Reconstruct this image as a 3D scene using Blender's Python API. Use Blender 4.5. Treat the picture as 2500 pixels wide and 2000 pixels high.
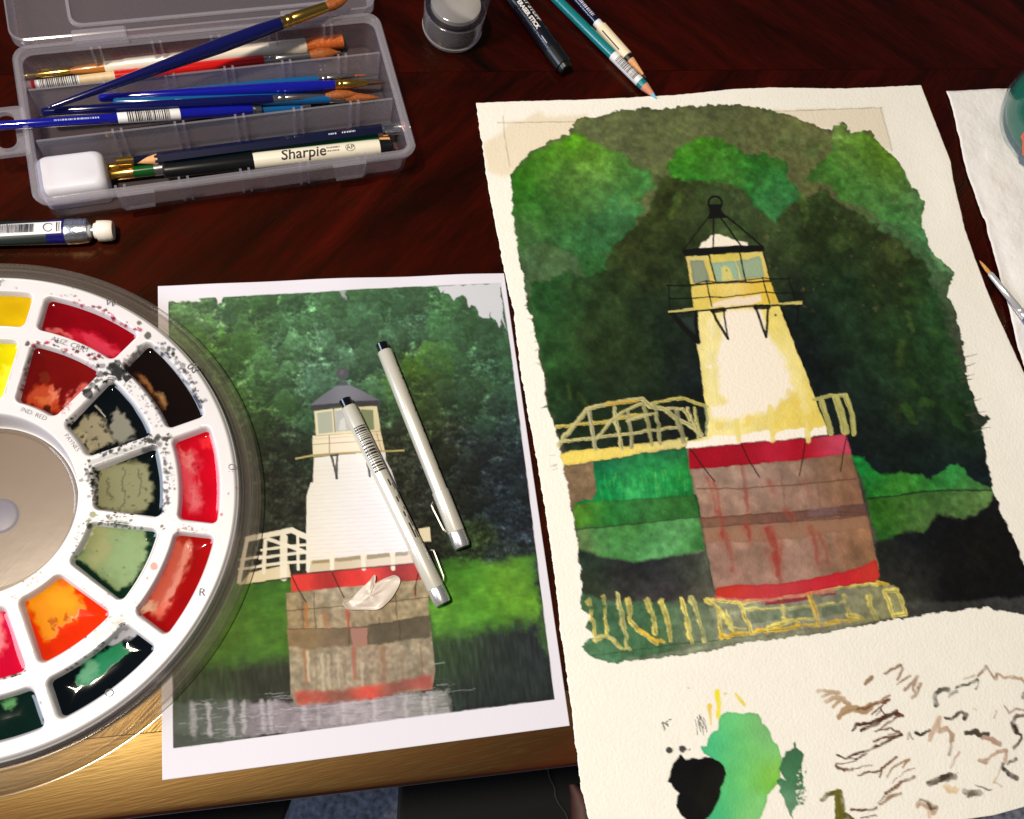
import bpy, bmesh, math, random
import numpy as np
from mathutils import Vector, Matrix
random.seed(7); np.random.seed(7)
for o in list(bpy.data.objects): bpy.data.objects.remove(o)
S = bpy.context.scene
COL = S.collection

# ------------------------------------------------------------------ camera
F = 2300.0                                   # focal length in photo pixels (photo 2500 x 2000)
CAM = np.array([0.0870743, 0.00732457, 0.54104947])
RM = np.array([[0.9762824, -0.12701419, 0.17532845],
               [-0.06380139, -0.94265132, -0.3276246],
               [0.20688657, 0.30866793, -0.92839757]])
cd = bpy.data.cameras.new('camera'); cam = bpy.data.objects.new('camera', cd); COL.objects.link(cam)
cd.sensor_fit = 'HORIZONTAL'; cd.sensor_width = 36; cd.lens = F / 2500 * 36
cd.clip_start = 0.01; cd.clip_end = 50
mw = Matrix.Identity(4)
for i in range(3):
    mw[i][0] = RM[0][i]; mw[i][1] = -RM[1][i]; mw[i][2] = -RM[2][i]; mw[i][3] = CAM[i]
cam.matrix_world = mw
S.camera = cam

# ------------------------------------------------------------------ light of the room
w = bpy.data.worlds.new('World'); S.world = w; w.use_nodes = True
w.node_tree.nodes['Background'].inputs[0].default_value = (0.30, 0.31, 0.36, 1)
w.node_tree.nodes['Background'].inputs[1].default_value = 0.20
S.view_settings.view_transform = 'Standard'; S.view_settings.look = 'None'
S.view_settings.exposure = 0.0; S.view_settings.gamma = 1.0
def area(name, loc, target, size, power, color, shape='DISK', size_y=None):
    l = bpy.data.lights.new(name, 'AREA'); l.shape = shape; l.size = size
    if size_y: l.size_y = size_y
    l.energy = power; l.color = color
    o = bpy.data.objects.new(name, l); COL.objects.link(o); o.location = loc
    o.rotation_euler = (Vector(target) - Vector(loc)).to_track_quat('-Z', 'Y').to_euler()
    return o
area('ceiling_lamp', (-0.38, 0.150, 1.6), (0.1, 0.15, 0), 0.15, 33.0, (1.0, 0.88, 0.70))
area('window_light', (-1.7, 0.25, 0.95), (0.1, 0.15, 0), 1.1, 30.0, (0.74, 0.83, 1.0), 'RECTANGLE', 0.9)

# ------------------------------------------------------------------ helpers
def U(x, y, z=0.0):
    """point of the desk at height z that was measured at (x, y) in the photograph"""
    d = RM.T @ np.array([(x - 1250) / F, (y - 1000) / F, 1.0]); t = (z - CAM[2]) / d[2]
    return CAM + t * d
def UV(x, y, z=0.0): return Vector(U(x, y, z))
def PX(P):
    c = (P - CAM) @ RM.T
    return F * c[..., 0] / c[..., 2] + 1250, F * c[..., 1] / c[..., 2] + 1000
def zoom(x0, y0, k): return lambda pts: [(x0 + x * k, y0 + y * k) for x, y in pts]
zA = zoom(1150, 200, .3247); zB = zoom(1800, 160, .3247); zC = zoom(1600, 440, .2666)
zD = zoom(1250, 760, .2783); zE = zoom(1650, 760, .3942); zF = zoom(1350, 1200, .4174)
zG = zoom(1580, 1600, .2319); zH = zoom(1950, 1560, .2551); zO = zoom(0, 0, 1.1596)
zP1 = zoom(380, 660, .3247); zP2 = zoom(560, 1180, .3896); zP3 = zoom(900, 640, .2319)
zQ1 = zoom(0, 600, .3941); zQ2 = zoom(0, 1240, .4174)
z1 = zoom(0, 0, .2968); z2 = zoom(540, 0, .2968); z3 = zoom(980, 0, .334)

def tag(o, label=None, cat=None, group=None, kind=None):
    if label: o['label'] = label
    if cat: o['category'] = cat
    if group: o['group'] = group
    if kind: o['kind'] = kind
    return o
def empty(name, loc, label, cat, group=None, rotz=0):
    o = bpy.data.objects.new(name, None); COL.objects.link(o); o.location = loc
    o.rotation_euler = (0, 0, rotz); o.empty_display_size = 0.01
    return tag(o, label, cat, group)
def link(name, me, mat, parent=None, smooth=True):
    o = bpy.data.objects.new(name, me); COL.objects.link(o)
    if mat: me.materials.append(mat)
    if smooth and len(me.polygons):
        me.polygons.foreach_set('use_smooth', [True] * len(me.polygons))
    if parent:
        o.parent = parent
        o.matrix_parent_inverse = Matrix.Translation(-Vector(parent.location)) if parent.rotation_euler.z == 0 else \
            (Matrix.Translation(parent.location) @ parent.rotation_euler.to_matrix().to_4x4()).inverted()
    return o
def mesh(name, verts, faces, mat, parent=None, smooth=True):
    me = bpy.data.meshes.new(name); me.from_pydata([tuple(v) for v in verts], [], faces); me.update()
    o = link(name, me, mat, parent, smooth)
    return o
def sharp(o, deg=35):
    bm = bmesh.new(); bm.from_mesh(o.data); bmesh.ops.recalc_face_normals(bm, faces=bm.faces)
    for e in bm.edges:
        if len(e.link_faces) == 2 and e.calc_face_angle(0) > math.radians(deg): e.smooth = False
    bm.to_mesh(o.data); bm.free(); return o
def loft(name, rings, mat, parent=None, cap0=True, cap1=True, deg=35, closed=False):
    n = len(rings[0]); V = [v for r in rings for v in r]; Fc = []
    m = len(rings)
    for i in range(m if closed else m - 1):
        a, b = i * n, ((i + 1) % m) * n
        for j in range(n):
            k = (j + 1) % n; Fc.append((a + j, a + k, b + k, b + j))
    if not closed:
        if cap0: Fc.append(tuple(range(n))[::-1])
        if cap1: Fc.append(tuple(range((m - 1) * n, m * n)))
    return sharp(mesh(name, V, Fc, mat, parent), deg)
def rrect(hx, hy, r, z, cx=0, cy=0, n=5):
    out = []
    for sx, sy, a0 in ((1, 1, 0), (-1, 1, 90), (-1, -1, 180), (1, -1, 270)):
        for i in range(n + 1):
            a = math.radians(a0 + 90 * i / n)
            out.append(Vector((cx + sx * (hx - r) + r * math.cos(a), cy + sy * (hy - r) + r * math.sin(a), z)))
    return out
class Rod:
    """frame of a long round thing lying between two points"""
    def __init__(s, p0, p1):
        s.p0 = Vector(p0); s.p1 = Vector(p1); s.L = (s.p1 - s.p0).length; s.d = (s.p1 - s.p0).normalized()
        s.up = (Vector((0, 0, 1)) - s.d * s.d.z).normalized(); s.side = s.d.cross(s.up)
    def at(s, t, r, a, flat=1.0):
        return s.p0 + s.d * (t * s.L) + s.up * (r * flat * math.cos(a)) + s.side * (r * math.sin(a))
    def part(s, name, prof, mat, parent, n=20, flat=1.0, deg=35, rot=0.0, fl=None):
        rings = [[s.at(t, r, rot + 2 * math.pi * j / n, (fl[i] if fl else flat)) for j in range(n)] for i, (t, r) in enumerate(prof)]
        return loft(name, rings, mat, parent, deg=deg)
    def patch(s, name, t0, t1, a0, a1, r, mat, parent, n=8, m=2, flat=1.0):
        V = []; Fc = []
        for i in range(m):
            for j in range(n):
                V.append(s.at(t0 + (t1 - t0) * i / (m - 1), r, a0 + (a1 - a0) * j / (n - 1), flat))
        for i in range(m - 1):
            for j in range(n - 1): Fc.append((i * n + j, i * n + j + 1, (i + 1) * n + j + 1, (i + 1) * n + j))
        return mesh(name, V, Fc, mat, parent)
def text_mesh(body, size, bold=0.0, shear=0.0, spacing=1.0):
    c = bpy.data.curves.new('t', 'FONT'); c.body = body; c.size = size; c.offset = bold; c.shear = shear
    c.align_x = 'CENTER'; c.align_y = 'CENTER'; c.space_character = spacing; c.resolution_u = 3
    o = bpy.data.objects.new('t', c); COL.objects.link(o)
    dg = bpy.context.evaluated_depsgraph_get(); me = bpy.data.meshes.new_from_object(o.evaluated_get(dg))
    bpy.data.objects.remove(o); bpy.data.curves.remove(c)
    return me
def rod_text(rod, body, size, t, a, r, mat, parent, flip=False, bold=0.0, shear=0.0, spacing=1.0):
    me = text_mesh(body, size, bold, shear, spacing); sg = -1 if flip else 1
    bm = bmesh.new(); bm.from_mesh(me)
    for k in range(-9, 10):
        if abs(k * .18 * r) < size: bmesh.ops.bisect_plane(bm, geom=bm.verts[:] + bm.edges[:] + bm.faces[:], plane_co=(0, k * .18 * r, 0), plane_no=(0, 1, 0))
    bm.to_mesh(me); bm.free()
    for v in me.vertices:
        v.co = rod.at(t + sg * v.co.x / rod.L, r, a - sg * v.co.y / r)
    me.materials.clear()
    return link('lettering', me, mat, parent, False)
def flat_text(body, size, px, ang, z, mat, parent, bold=0.0):
    me = text_mesh(body, size, bold); p = UV(px[0], px[1], z); ca, sa = math.cos(ang), math.sin(ang)
    for v in me.vertices:
        x, y = v.co.x, v.co.y; v.co = Vector((p.x + ca * x - sa * y, p.y + sa * x + ca * y, z))
    me.materials.clear()
    return link('lettering', me, mat, parent, False)

# ------------------------------------------------------------------ materials
def lin(c):
    c = np.asarray(c, float) / 255.0
    return np.where(c <= .04045, c / 12.92, ((c + .055) / 1.055) ** 2.4)
def mat(name, rgb=(200, 200, 200), rough=.4, metal=0.0, coat=0.0, spec=.5, noise=0.0, nscale=60, bump=0.0, bscale=400, attr=None, wet=False, trans=0.0, linear=None, tint=None):
    m = bpy.data.materials.new(name); m.use_nodes = True; N = m.node_tree.nodes; L = m.node_tree.links
    b = N['Principled BSDF']; b.inputs['Roughness'].default_value = rough; b.inputs['Metallic'].default_value = metal
    b.inputs['Coat Weight'].default_value = coat; b.inputs['Coat Roughness'].default_value = .08
    b.inputs['Specular IOR Level'].default_value = spec; b.inputs['Transmission Weight'].default_value = trans
    if tint: b.inputs['Specular Tint'].default_value = (*tint, 1)
    c = tuple(linear) if linear else tuple(lin(rgb))
    b.inputs['Base Color'].default_value = (*c, 1)
    src = None
    tc = N.new('ShaderNodeTexCoord')
    if attr:
        a = N.new('ShaderNodeAttribute'); a.attribute_name = attr; src = a.outputs['Color']
    if noise:
        n = N.new('ShaderNodeTexNoise'); n.inputs['Scale'].default_value = nscale; n.inputs['Detail'].default_value = 6
        L.new(tc.outputs['Object'], n.inputs['Vector'])
        r = N.new('ShaderNodeMapRange'); r.inputs['From Min'].default_value = .3; r.inputs['From Max'].default_value = .7
        r.inputs['To Min'].default_value = 1 - noise; r.inputs['To Max'].default_value = 1 + noise
        L.new(n.outputs['Fac'], r.inputs['Value'])
        x = N.new('ShaderNodeMix'); x.data_type = 'RGBA'; x.blend_type = 'MULTIPLY'; x.inputs['Factor'].default_value = 1
        x.inputs['A'].default_value = (*c, 1)
        if src: L.new(src, x.inputs['A'])
        L.new(r.outputs['Result'], x.inputs['B']); src = x.outputs['Result']
        L.new(src, b.inputs['Base Color'])
    elif src: L.new(src, b.inputs['Base Color'])
    if wet:
        a2 = N.new('ShaderNodeAttribute'); a2.attribute_name = 'dry'
        r3 = N.new('ShaderNodeMapRange'); r3.inputs['From Max'].default_value = .22; r3.inputs['To Min'].default_value = .5; r3.inputs['To Max'].default_value = .06
        L.new(a2.outputs['Fac'], r3.inputs['Value']); L.new(r3.outputs['Result'], b.inputs['Specular IOR Level'])
        r2 = N.new('ShaderNodeMapRange'); r2.inputs['From Min'].default_value = .25; r2.inputs['To Min'].default_value = .05; r2.inputs['To Max'].default_value = .6
        L.new(a2.outputs['Fac'], r2.inputs['Value']); L.new(r2.outputs['Result'], b.inputs['Roughness'])
    if bump:
        n = N.new('ShaderNodeTexNoise'); n.inputs['Scale'].default_value = bscale; n.inputs['Detail'].default_value = 5
        L.new(tc.outputs['Object'], n.inputs['Vector'])
        bp = N.new('ShaderNodeBump'); bp.inputs['Strength'].default_value = bump; bp.inputs['Distance'].default_value = .0006
        L.new(n.outputs['Fac'], bp.inputs['Height']); L.new(bp.outputs['Normal'], b.inputs['Normal'])
    return m
def sheer(name, rgb, opacity, rough, gloss=1.0, tint=(1, 1, 1), bump=0.0):
    """thin moulded plastic or glass: lets light straight through, scatters a little, mirrors by Fresnel"""
    m = bpy.data.materials.new(name); m.use_nodes = True; N = m.node_tree.nodes; L = m.node_tree.links
    N.remove(N['Principled BSDF']); out = N['Material Output']
    t = N.new('ShaderNodeBsdfTransparent'); t.inputs['Color'].default_value = (*tint, 1)
    d = N.new('ShaderNodeBsdfDiffuse'); d.inputs['Color'].default_value = (*lin(rgb), 1)
    tl = N.new('ShaderNodeBsdfTranslucent'); tl.inputs['Color'].default_value = (*lin(rgb), 1)
    dd = N.new('ShaderNodeMixShader'); dd.inputs[0].default_value = .35; L.new(d.outputs[0], dd.inputs[1]); L.new(tl.outputs[0], dd.inputs[2])
    a = N.new('ShaderNodeMixShader'); a.inputs[0].default_value = opacity; L.new(t.outputs[0], a.inputs[1]); L.new(dd.outputs[0], a.inputs[2])
    g = N.new('ShaderNodeBsdfGlossy'); g.inputs['Roughness'].default_value = rough
    fr = N.new('ShaderNodeLayerWeight'); pw = N.new('ShaderNodeMath'); pw.operation = 'POWER'; pw.inputs[1].default_value = 5   # Schlick's law, alike from both sides of the thin wall
    L.new(fr.outputs['Facing'], pw.inputs[0])
    mu = N.new('ShaderNodeMath'); mu.operation = 'MULTIPLY_ADD'; mu.inputs[1].default_value = .6 * gloss; mu.inputs[2].default_value = .04 * gloss; mu.use_clamp = True
    L.new(pw.outputs[0], mu.inputs[0])
    f = N.new('ShaderNodeMixShader'); L.new(mu.outputs[0], f.inputs[0]); L.new(a.outputs[0], f.inputs[1]); L.new(g.outputs[0], f.inputs[2])
    L.new(f.outputs[0], out.inputs['Surface'])
    if bump:
        tc = N.new('ShaderNodeTexCoord'); n = N.new('ShaderNodeTexNoise'); n.inputs['Scale'].default_value = 90; n.inputs['Detail'].default_value = 3
        L.new(tc.outputs['Object'], n.inputs['Vector']); bp = N.new('ShaderNodeBump'); bp.inputs['Strength'].default_value = bump; bp.inputs['Distance'].default_value = .0008
        L.new(n.outputs['Fac'], bp.inputs['Height'])
        for q in (d, g, fr): L.new(bp.outputs['Normal'], q.inputs['Normal'])
    return m

# ------------------------------------------------------------------ drafting kit: colours laid on the points of a surface
def noise(h, w, cell, octv=4, seed=0, aspect=1.0):
    rs = np.random.RandomState(seed); out = np.zeros((h, w)); amp = 1.0; tot = 0
    for k in range(octv):
        c = max(cell / 2 ** k, 1.0); gh, gw = int(h / c) + 3, int(w / (c * aspect)) + 3
        g = rs.rand(gh, gw) * 2 - 1
        y = np.arange(h) / c; x = np.arange(w) / (c * aspect)
        yi, xi = y.astype(int), x.astype(int); fy, fx = y - yi, x - xi
        fy = (fy * fy * (3 - 2 * fy))[:, None]; fx = (fx * fx * (3 - 2 * fx))[None]
        a = g[yi][:, xi]; b = g[yi][:, xi + 1]; c2 = g[yi + 1][:, xi]; d = g[yi + 1][:, xi + 1]
        out += amp * ((a * (1 - fx) + b * fx) * (1 - fy) + (c2 * (1 - fx) + d * fx) * fy); tot += amp; amp *= .55
    return out / tot * 1.6
def blobs(h, w, sy, sx, seed):
    a = np.random.RandomState(seed).randn(h, w)
    for ax, s in ((0, sy), (1, sx)):
        for _ in range(3):
            k = np.ones(s) / s; a = np.apply_along_axis(lambda v: np.convolve(v, k, 'same'), ax, a)
    return a / a.std()
def sstep(a, b, x):
    t = np.clip((x - a) / (b - a), 0, 1); return t * t * (3 - 2 * t)
class Canvas:
    def __init__(s, P, base, seed=1):
        s.P = P; s.X, s.Y = PX(P); s.h, s.w = s.X.shape
        s.c = np.ones((s.h, s.w, 3)) * lin(base)
        s.n1 = noise(s.h, s.w, 7, 3, seed); s.n2 = noise(s.h, s.w, 7, 3, seed + 1)
        s.m1 = noise(s.h, s.w, 30, 5, seed + 2); s.m2 = noise(s.h, s.w, 30, 5, seed + 3)
        s.dry = np.zeros((s.h, s.w)); s.soft = 1.0
    def crop(s, pts, m):
        xs = [p[0] for p in pts]; ys = [p[1] for p in pts]
        k = (s.X > min(xs) - m) & (s.X < max(xs) + m) & (s.Y > min(ys) - m) & (s.Y < max(ys) + m)
        r = np.flatnonzero(k.any(1)); c = np.flatnonzero(k.any(0))
        if not len(r) or not len(c): return None
        return slice(r[0], r[-1] + 1), slice(c[0], c[-1] + 1)
    def sdf(s, pts, rough, sl):
        X = s.X[sl] + rough * (s.n1[sl] + .8 * s.m1[sl]); Y = s.Y[sl] + rough * (s.n2[sl] + .8 * s.m2[sl])
        ins = np.zeros(X.shape, bool); D = np.full(X.shape, 1e9); n = len(pts)
        for i in range(n):
            (x0, y0), (x1, y1) = pts[i], pts[(i + 1) % n]
            dx, dy = x1 - x0, y1 - y0; t = np.clip(((X - x0) * dx + (Y - y0) * dy) / (dx * dx + dy * dy + 1e-9), 0, 1)
            D = np.minimum(D, (X - x0 - t * dx) ** 2 + (Y - y0 - t * dy) ** 2)
            if dy: ins ^= ((y0 > Y) != (y1 > Y)) & (X < dx * (Y - y0) / dy + x0)
        return np.where(ins, 1, -1) * np.sqrt(D)
    def blend(s, sl, al, col):
        col = lin(col) if not isinstance(col, np.ndarray) or col.ndim == 1 else col[sl]
        s.c[sl] = s.c[sl] * (1 - al[..., None]) + col * al[..., None]
    def fill(s, pts, col, a=1.0, rough=2.5, feather=1.6, edge=0.0, tex=0.0, dry=None):
        feather *= s.soft; rough *= s.soft
        sl = s.crop(pts, 14 + 2 * rough + feather)
        if sl is None: return
        d = s.sdf(pts, rough, sl); al = a * sstep(-feather, feather, d)
        if tex: al = np.clip(al * (1 + tex * s.m1[sl] + tex * .6 * s.n1[sl]), 0, 1)
        s.blend(sl, al, col)
        if edge: s.c[sl] *= (1 - edge * np.exp(-(np.abs(d - 2) / 3.0) ** 2) * (d > -2))[..., None]
        if dry is not None: s.dry[sl] = s.dry[sl] * (1 - al) + dry * al
        return sl, d
    def stroke(s, pts, wd, col, a=1.0, rough=1.2, feather=1.2, taper=(1, 1), tex=0.0):
        sl = s.crop(pts, wd + 8 + rough * 2)
        if sl is None: return
        X = s.X[sl] + rough * s.n1[sl]; Y = s.Y[sl] + rough * s.n2[sl]
        seg = [math.hypot(pts[i + 1][0] - pts[i][0], pts[i + 1][1] - pts[i][1]) for i in range(len(pts) - 1)]; tot = sum(seg) + 1e-6
        best = np.full(X.shape, -1e9); acc = 0
        for i in range(len(pts) - 1):
            (x0, y0), (x1, y1) = pts[i], pts[i + 1]; dx, dy = x1 - x0, y1 - y0
            t = np.clip(((X - x0) * dx + (Y - y0) * dy) / (dx * dx + dy * dy + 1e-9), 0, 1)
            g = (acc + t * seg[i]) / tot; ww = wd * .5 * (taper[0] + (taper[1] - taper[0]) * g)
            best = np.maximum(best, ww - np.hypot(X - x0 - t * dx, Y - y0 - t * dy)); acc += seg[i]
        al = a * sstep(-feather, feather, best)
        if tex: al = np.clip(al * (1 + tex * s.n1[sl] + tex * .6 * s.m1[sl]), 0, 1)
        s.blend(sl, al, col)
    def keep_inside(s, pts, saved, rough, feather):
        d = s.sdf(pts, rough, (slice(None), slice(None))); al = sstep(-feather, feather, d)[..., None]
        s.c = saved * (1 - al) + s.c * al
    def crown(s, cx, cy, rx, ry, col, hi=1.35, lo=.45, a=.95, rough=9):
        sl = s.crop([(cx - rx, cy - ry), (cx + rx, cy + ry)], 22)
        if sl is None: return
        X = s.X[sl] + rough * (s.n1[sl] * .9 + s.m1[sl]); Y = s.Y[sl] + rough * (s.n2[sl] * .9 + s.m2[sl])
        u, v = (X - cx) / rx, (Y - cy) / ry; d = 1 - np.sqrt(u * u + v * v); al = a * sstep(-.06, .14, d)
        sh = hi + (lo - hi) * np.clip((v + .35 * u + 1) / 2, 0, 1)
        s.c[sl] = s.c[sl] * (1 - al[..., None]) + (lin(col) * sh[..., None]) * al[..., None]
    def dot(s, p, r, col, a=1.0, rough=2.0): s.fill([(p[0] + r * math.cos(k), p[1] + r * math.sin(k)) for k in np.linspace(0, 6.28, 12, endpoint=False)], col, a, rough)
    def field(s, cps, sig, warp=0.0):
        X = s.X + warp * s.m1; Y = s.Y + warp * s.m2; num = np.zeros((s.h, s.w, 3)); den = np.full((s.h, s.w), 1e-12)
        for x, y, c in cps:
            wgt = np.exp(-((X - x) ** 2 + (Y - y) ** 2) / (2 * sig * sig)) + 1e-9 / (1 + ((X - x) ** 2 + (Y - y) ** 2))
            num += wgt[..., None] * lin(c); den += wgt
        return num / den[..., None]
    def mottle(s, col, amp, cell=16, seed=5, octv=5):
        return col * np.exp(amp * noise(s.h, s.w, cell, octv, seed))[..., None]
def sheet(name, cv, mat_, parent=None, scale=1.0):
    h, w = cv.h, cv.w; me = bpy.data.meshes.new(name)
    idx = np.arange(h * w).reshape(h, w)
    q = np.stack([idx[:-1, :-1], idx[:-1, 1:], idx[1:, 1:], idx[1:, :-1]], -1).reshape(-1, 4)
    me.vertices.add(h * w); me.vertices.foreach_set('co', cv.P.astype(np.float32).ravel())
    me.loops.add(q.size); me.loops.foreach_set('vertex_index', q.astype(np.int32).ravel())
    me.polygons.add(len(q)); me.polygons.foreach_set('loop_start', np.arange(0, q.size, 4, dtype=np.int32))
    me.update(calc_edges=True)
    a = me.color_attributes.new('col', 'FLOAT_COLOR', 'POINT')
    rgba = np.ones((h * w, 4), np.float32); rgba[:, :3] = np.clip(cv.c * scale, 0, .95).reshape(-1, 3); a.data.foreach_set('color', rgba.ravel())
    d = me.attributes.new('dry', 'FLOAT', 'POINT'); d.data.foreach_set('value', cv.dry.astype(np.float32).ravel())
    me.validate()
    return link(name, me, mat_, parent)
# ------------------------------------------------------------------ the table, the floor and what shows below the edge
def wood(name, ang, seed, spec=.34, bmp=.3, r0=.36, r1=.25):
    m = bpy.data.materials.new(name); m.use_nodes = True; N = m.node_tree.nodes; L = m.node_tree.links; b = N['Principled BSDF']
    tc = N.new('ShaderNodeTexCoord'); mp = N.new('ShaderNodeMapping'); mp.inputs['Rotation'].default_value = (0, 0, -ang)
    mp.inputs['Location'].default_value = (seed * 1.37, seed * .71, 0)
    L.new(tc.outputs['Object'], mp.inputs['Vector'])
    st = N.new('ShaderNodeMapping'); st.inputs['Scale'].default_value = (7, 42, 1); L.new(mp.outputs[0], st.inputs['Vector'])
    n = N.new('ShaderNodeTexNoise'); n.inputs['Scale'].default_value = 1.0; n.inputs['Detail'].default_value = 7; n.inputs['Roughness'].default_value = .6; n.inputs['Distortion'].default_value = .6
    L.new(st.outputs[0], n.inputs['Vector'])
    cr = N.new('ShaderNodeValToRGB'); e = cr.color_ramp.elements
    e[0].position = .28; e[0].color = (.0028, .0004, .0006, 1); e[1].position = .86; e[1].color = (.060, .0030, .0016, 1)
    k = e.new(.5); k.color = (.022, .0012, .0008, 1)
    L.new(n.outputs['Fac'], cr.inputs['Fac'])
    s2 = N.new('ShaderNodeMapping'); s2.inputs['Scale'].default_value = (60, 900, 1); L.new(mp.outputs[0], s2.inputs['Vector'])
    p = N.new('ShaderNodeTexNoise'); p.inputs['Scale'].default_value = 1.0; p.inputs['Detail'].default_value = 4; L.new(s2.outputs[0], p.inputs['Vector'])
    pr = N.new('ShaderNodeMapRange'); pr.inputs['From Min'].default_value = .36; pr.inputs['From Max'].default_value = .5; pr.inputs['To Min'].default_value = .5
    L.new(p.outputs['Fac'], pr.inputs['Value'])
    x = N.new('ShaderNodeMix'); x.data_type = 'RGBA'; x.blend_type = 'MULTIPLY'; x.inputs['Factor'].default_value = 1
    L.new(cr.outputs['Color'], x.inputs['A']); L.new(pr.outputs['Result'], x.inputs['B']); L.new(x.outputs['Result'], b.inputs['Base Color'])
    rr = N.new('ShaderNodeMapRange'); rr.inputs['To Min'].default_value = r0; rr.inputs['To Max'].default_value = r1
    L.new(pr.outputs['Result'], rr.inputs['Value']); L.new(rr.outputs['Result'], b.inputs['Roughness'])
    b.inputs['Specular IOR Level'].default_value = spec; b.inputs['Specular Tint'].default_value = (1, .66, .24, 1)
    bp = N.new('ShaderNodeBump'); bp.inputs['Strength'].default_value = bmp; bp.inputs['Distance'].default_value = .0004
    L.new(p.outputs['Fac'], bp.inputs['Height']); L.new(bp.outputs['Normal'], b.inputs['Normal'])
    return m
WA, WB, WC = wood('veneer_falling', math.radians(-42), 1), wood('veneer_rising', math.radians(44), 2), wood('edge_wood', math.radians(4), 3, 1.0, .13, .46, .36)
table = empty('table', (0.2, 0.4, -.73), 'dark reddish brown wooden table with everything laid out on it', 'table')
def ye(x): return -.0163 - .0258 * x        # near edge of the table
def slab(name, x0, x1, ya, yb, m):
    V = []
    for z in (0, -.02):
        V += [(x0, ya(x0), z), (x1, ya(x1), z), (x1, yb(x1), z), (x0, yb(x0), z)]
    return mesh(name, V, [(0, 1, 2, 3), (7, 6, 5, 4), (0, 4, 5, 1), (1, 5, 6, 2), (2, 6, 7, 3), (3, 7, 4, 0)], m, table, False)
slab('veneer_panel', -.9, 1.3, lambda x: .0404 + ye(x), lambda x: .4340 + .02 * x, WB)
slab('veneer_panel', -.9, 1.3, lambda x: .4343 + .02 * x, lambda x: .95, WA)
prof = [(.040, 0), (.004, 0), (.0015, -.0006), (0, -.0025), (-.0004, -.006), (0, -.020), (.003, -.024), (.040, -.024)]
V = []; Fc = []
for i, x in enumerate((-.9, 1.3)):
    V += [(x, ye(x) + a, z) for a, z in prof]
n = len(prof)
for j in range(n): Fc.append((j, (j + 1) % n, n + (j + 1) % n, n + j))
sharp(mesh('edge_band', V, Fc, WC, table), 30)
for x, y in ((-.8, .06), (1.2, .06), (-.8, .88), (1.2, .88)):
    loft('leg', [rrect(.035, .035, .006, z, x, y, 3) for z in (-.73, -.0245)], WC, table)

carpet = mat('carpet_pile', (134, 140, 160), .95, noise=.55, nscale=130, bump=.9, bscale=260)
g = 60; P = []
for j in range(g):
    for i in range(g):
        P.append((-1.6 + 4.0 * i / (g - 1), -1.6 + 3.4 * j / (g - 1), -.73 + .002 * random.random()))
tag(mesh('floor', P, [(j * g + i, j * g + i + 1, (j + 1) * g + i + 1, (j + 1) * g + i) for j in range(g - 1) for i in range(g - 1)], carpet), kind='structure')
black = mat('black_cloth', (3, 4, 5), .95, noise=.25, nscale=300, bump=.5, bscale=900)
def cushion(name, pts, z, th, m, label, cat, group=None, seam=None):
    c = np.mean([U(*p, z) for p in pts], 0)
    def ring(k, zz): return [Vector(((U(*p, z) - c)[0] * k + c[0], (U(*p, z) - c)[1] * k + c[1], zz)) for p in pts]
    o = loft(name, [ring(.96, z - th), ring(1, z - th * .8), ring(1, z - .006), ring(.992, z - .001), ring(.975, z)], m, None, deg=60)
    return tag(o, label, cat, group)
cushion('black_cloth', [(985, 1850), (1800, 1780), (1830, 2200), (965, 2200)], -.28, .05, black,
        'black cloth below the table edge, to the right of the grey carpet patch', 'cloth')
bc2 = cushion('black_cloth', [(-400, 1950), (712, 1860), (708, 1958), (660, 2080), (-400, 2150)], -.26, .05, black,
        'black cloth below the table edge at the bottom left, left of the carpet patch', 'cloth')
seam = mat('pale_thread', (44, 48, 46), .8)
pts = [UV(*p, -.2795) for p in ((1335, 1868), (1342, 1900), (1354, 1925), (1355, 1945), (1362, 1960), (1380, 1985), (1390, 2010))]
V = []
for k, p in enumerate(pts): V += [p + Vector((-.0008, 0, .0006)), p + Vector((.0008, 0, .0006)), p + Vector((0, 0, .0016))]
Fc = []
for k in range(len(pts) - 1):
    for a, b in ((0, 1), (1, 2), (2, 0)): Fc.append((3 * k + a, 3 * k + b, 3 * k + 3 + b, 3 * k + 3 + a))
bc1 = [o for o in bpy.data.objects if o.name == 'black_cloth'][0]
mesh('seam', V, Fc, seam, bc1)
rail = mat('reddish_brown', (70, 38, 33), .6, noise=.15, nscale=40)
pts = [UV(*p, -.25) for p in ((1397, 1915), (1412, 1940), (1422, 1970), (1426, 2010), (1424, 2060))]
rings = []
for k, p in enumerate(pts):
    r = (.003, .0065, .0095, .011, .011)[k]
    rings.append([p + Vector((r * math.cos(a), 0, r * math.sin(a))) for a in np.linspace(0, 2 * math.pi, 12, endpoint=False)])
tag(loft('chair_rail', rings, rail), 'reddish brown curved rail just left of the painting below the table edge', 'chair rail')
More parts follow.
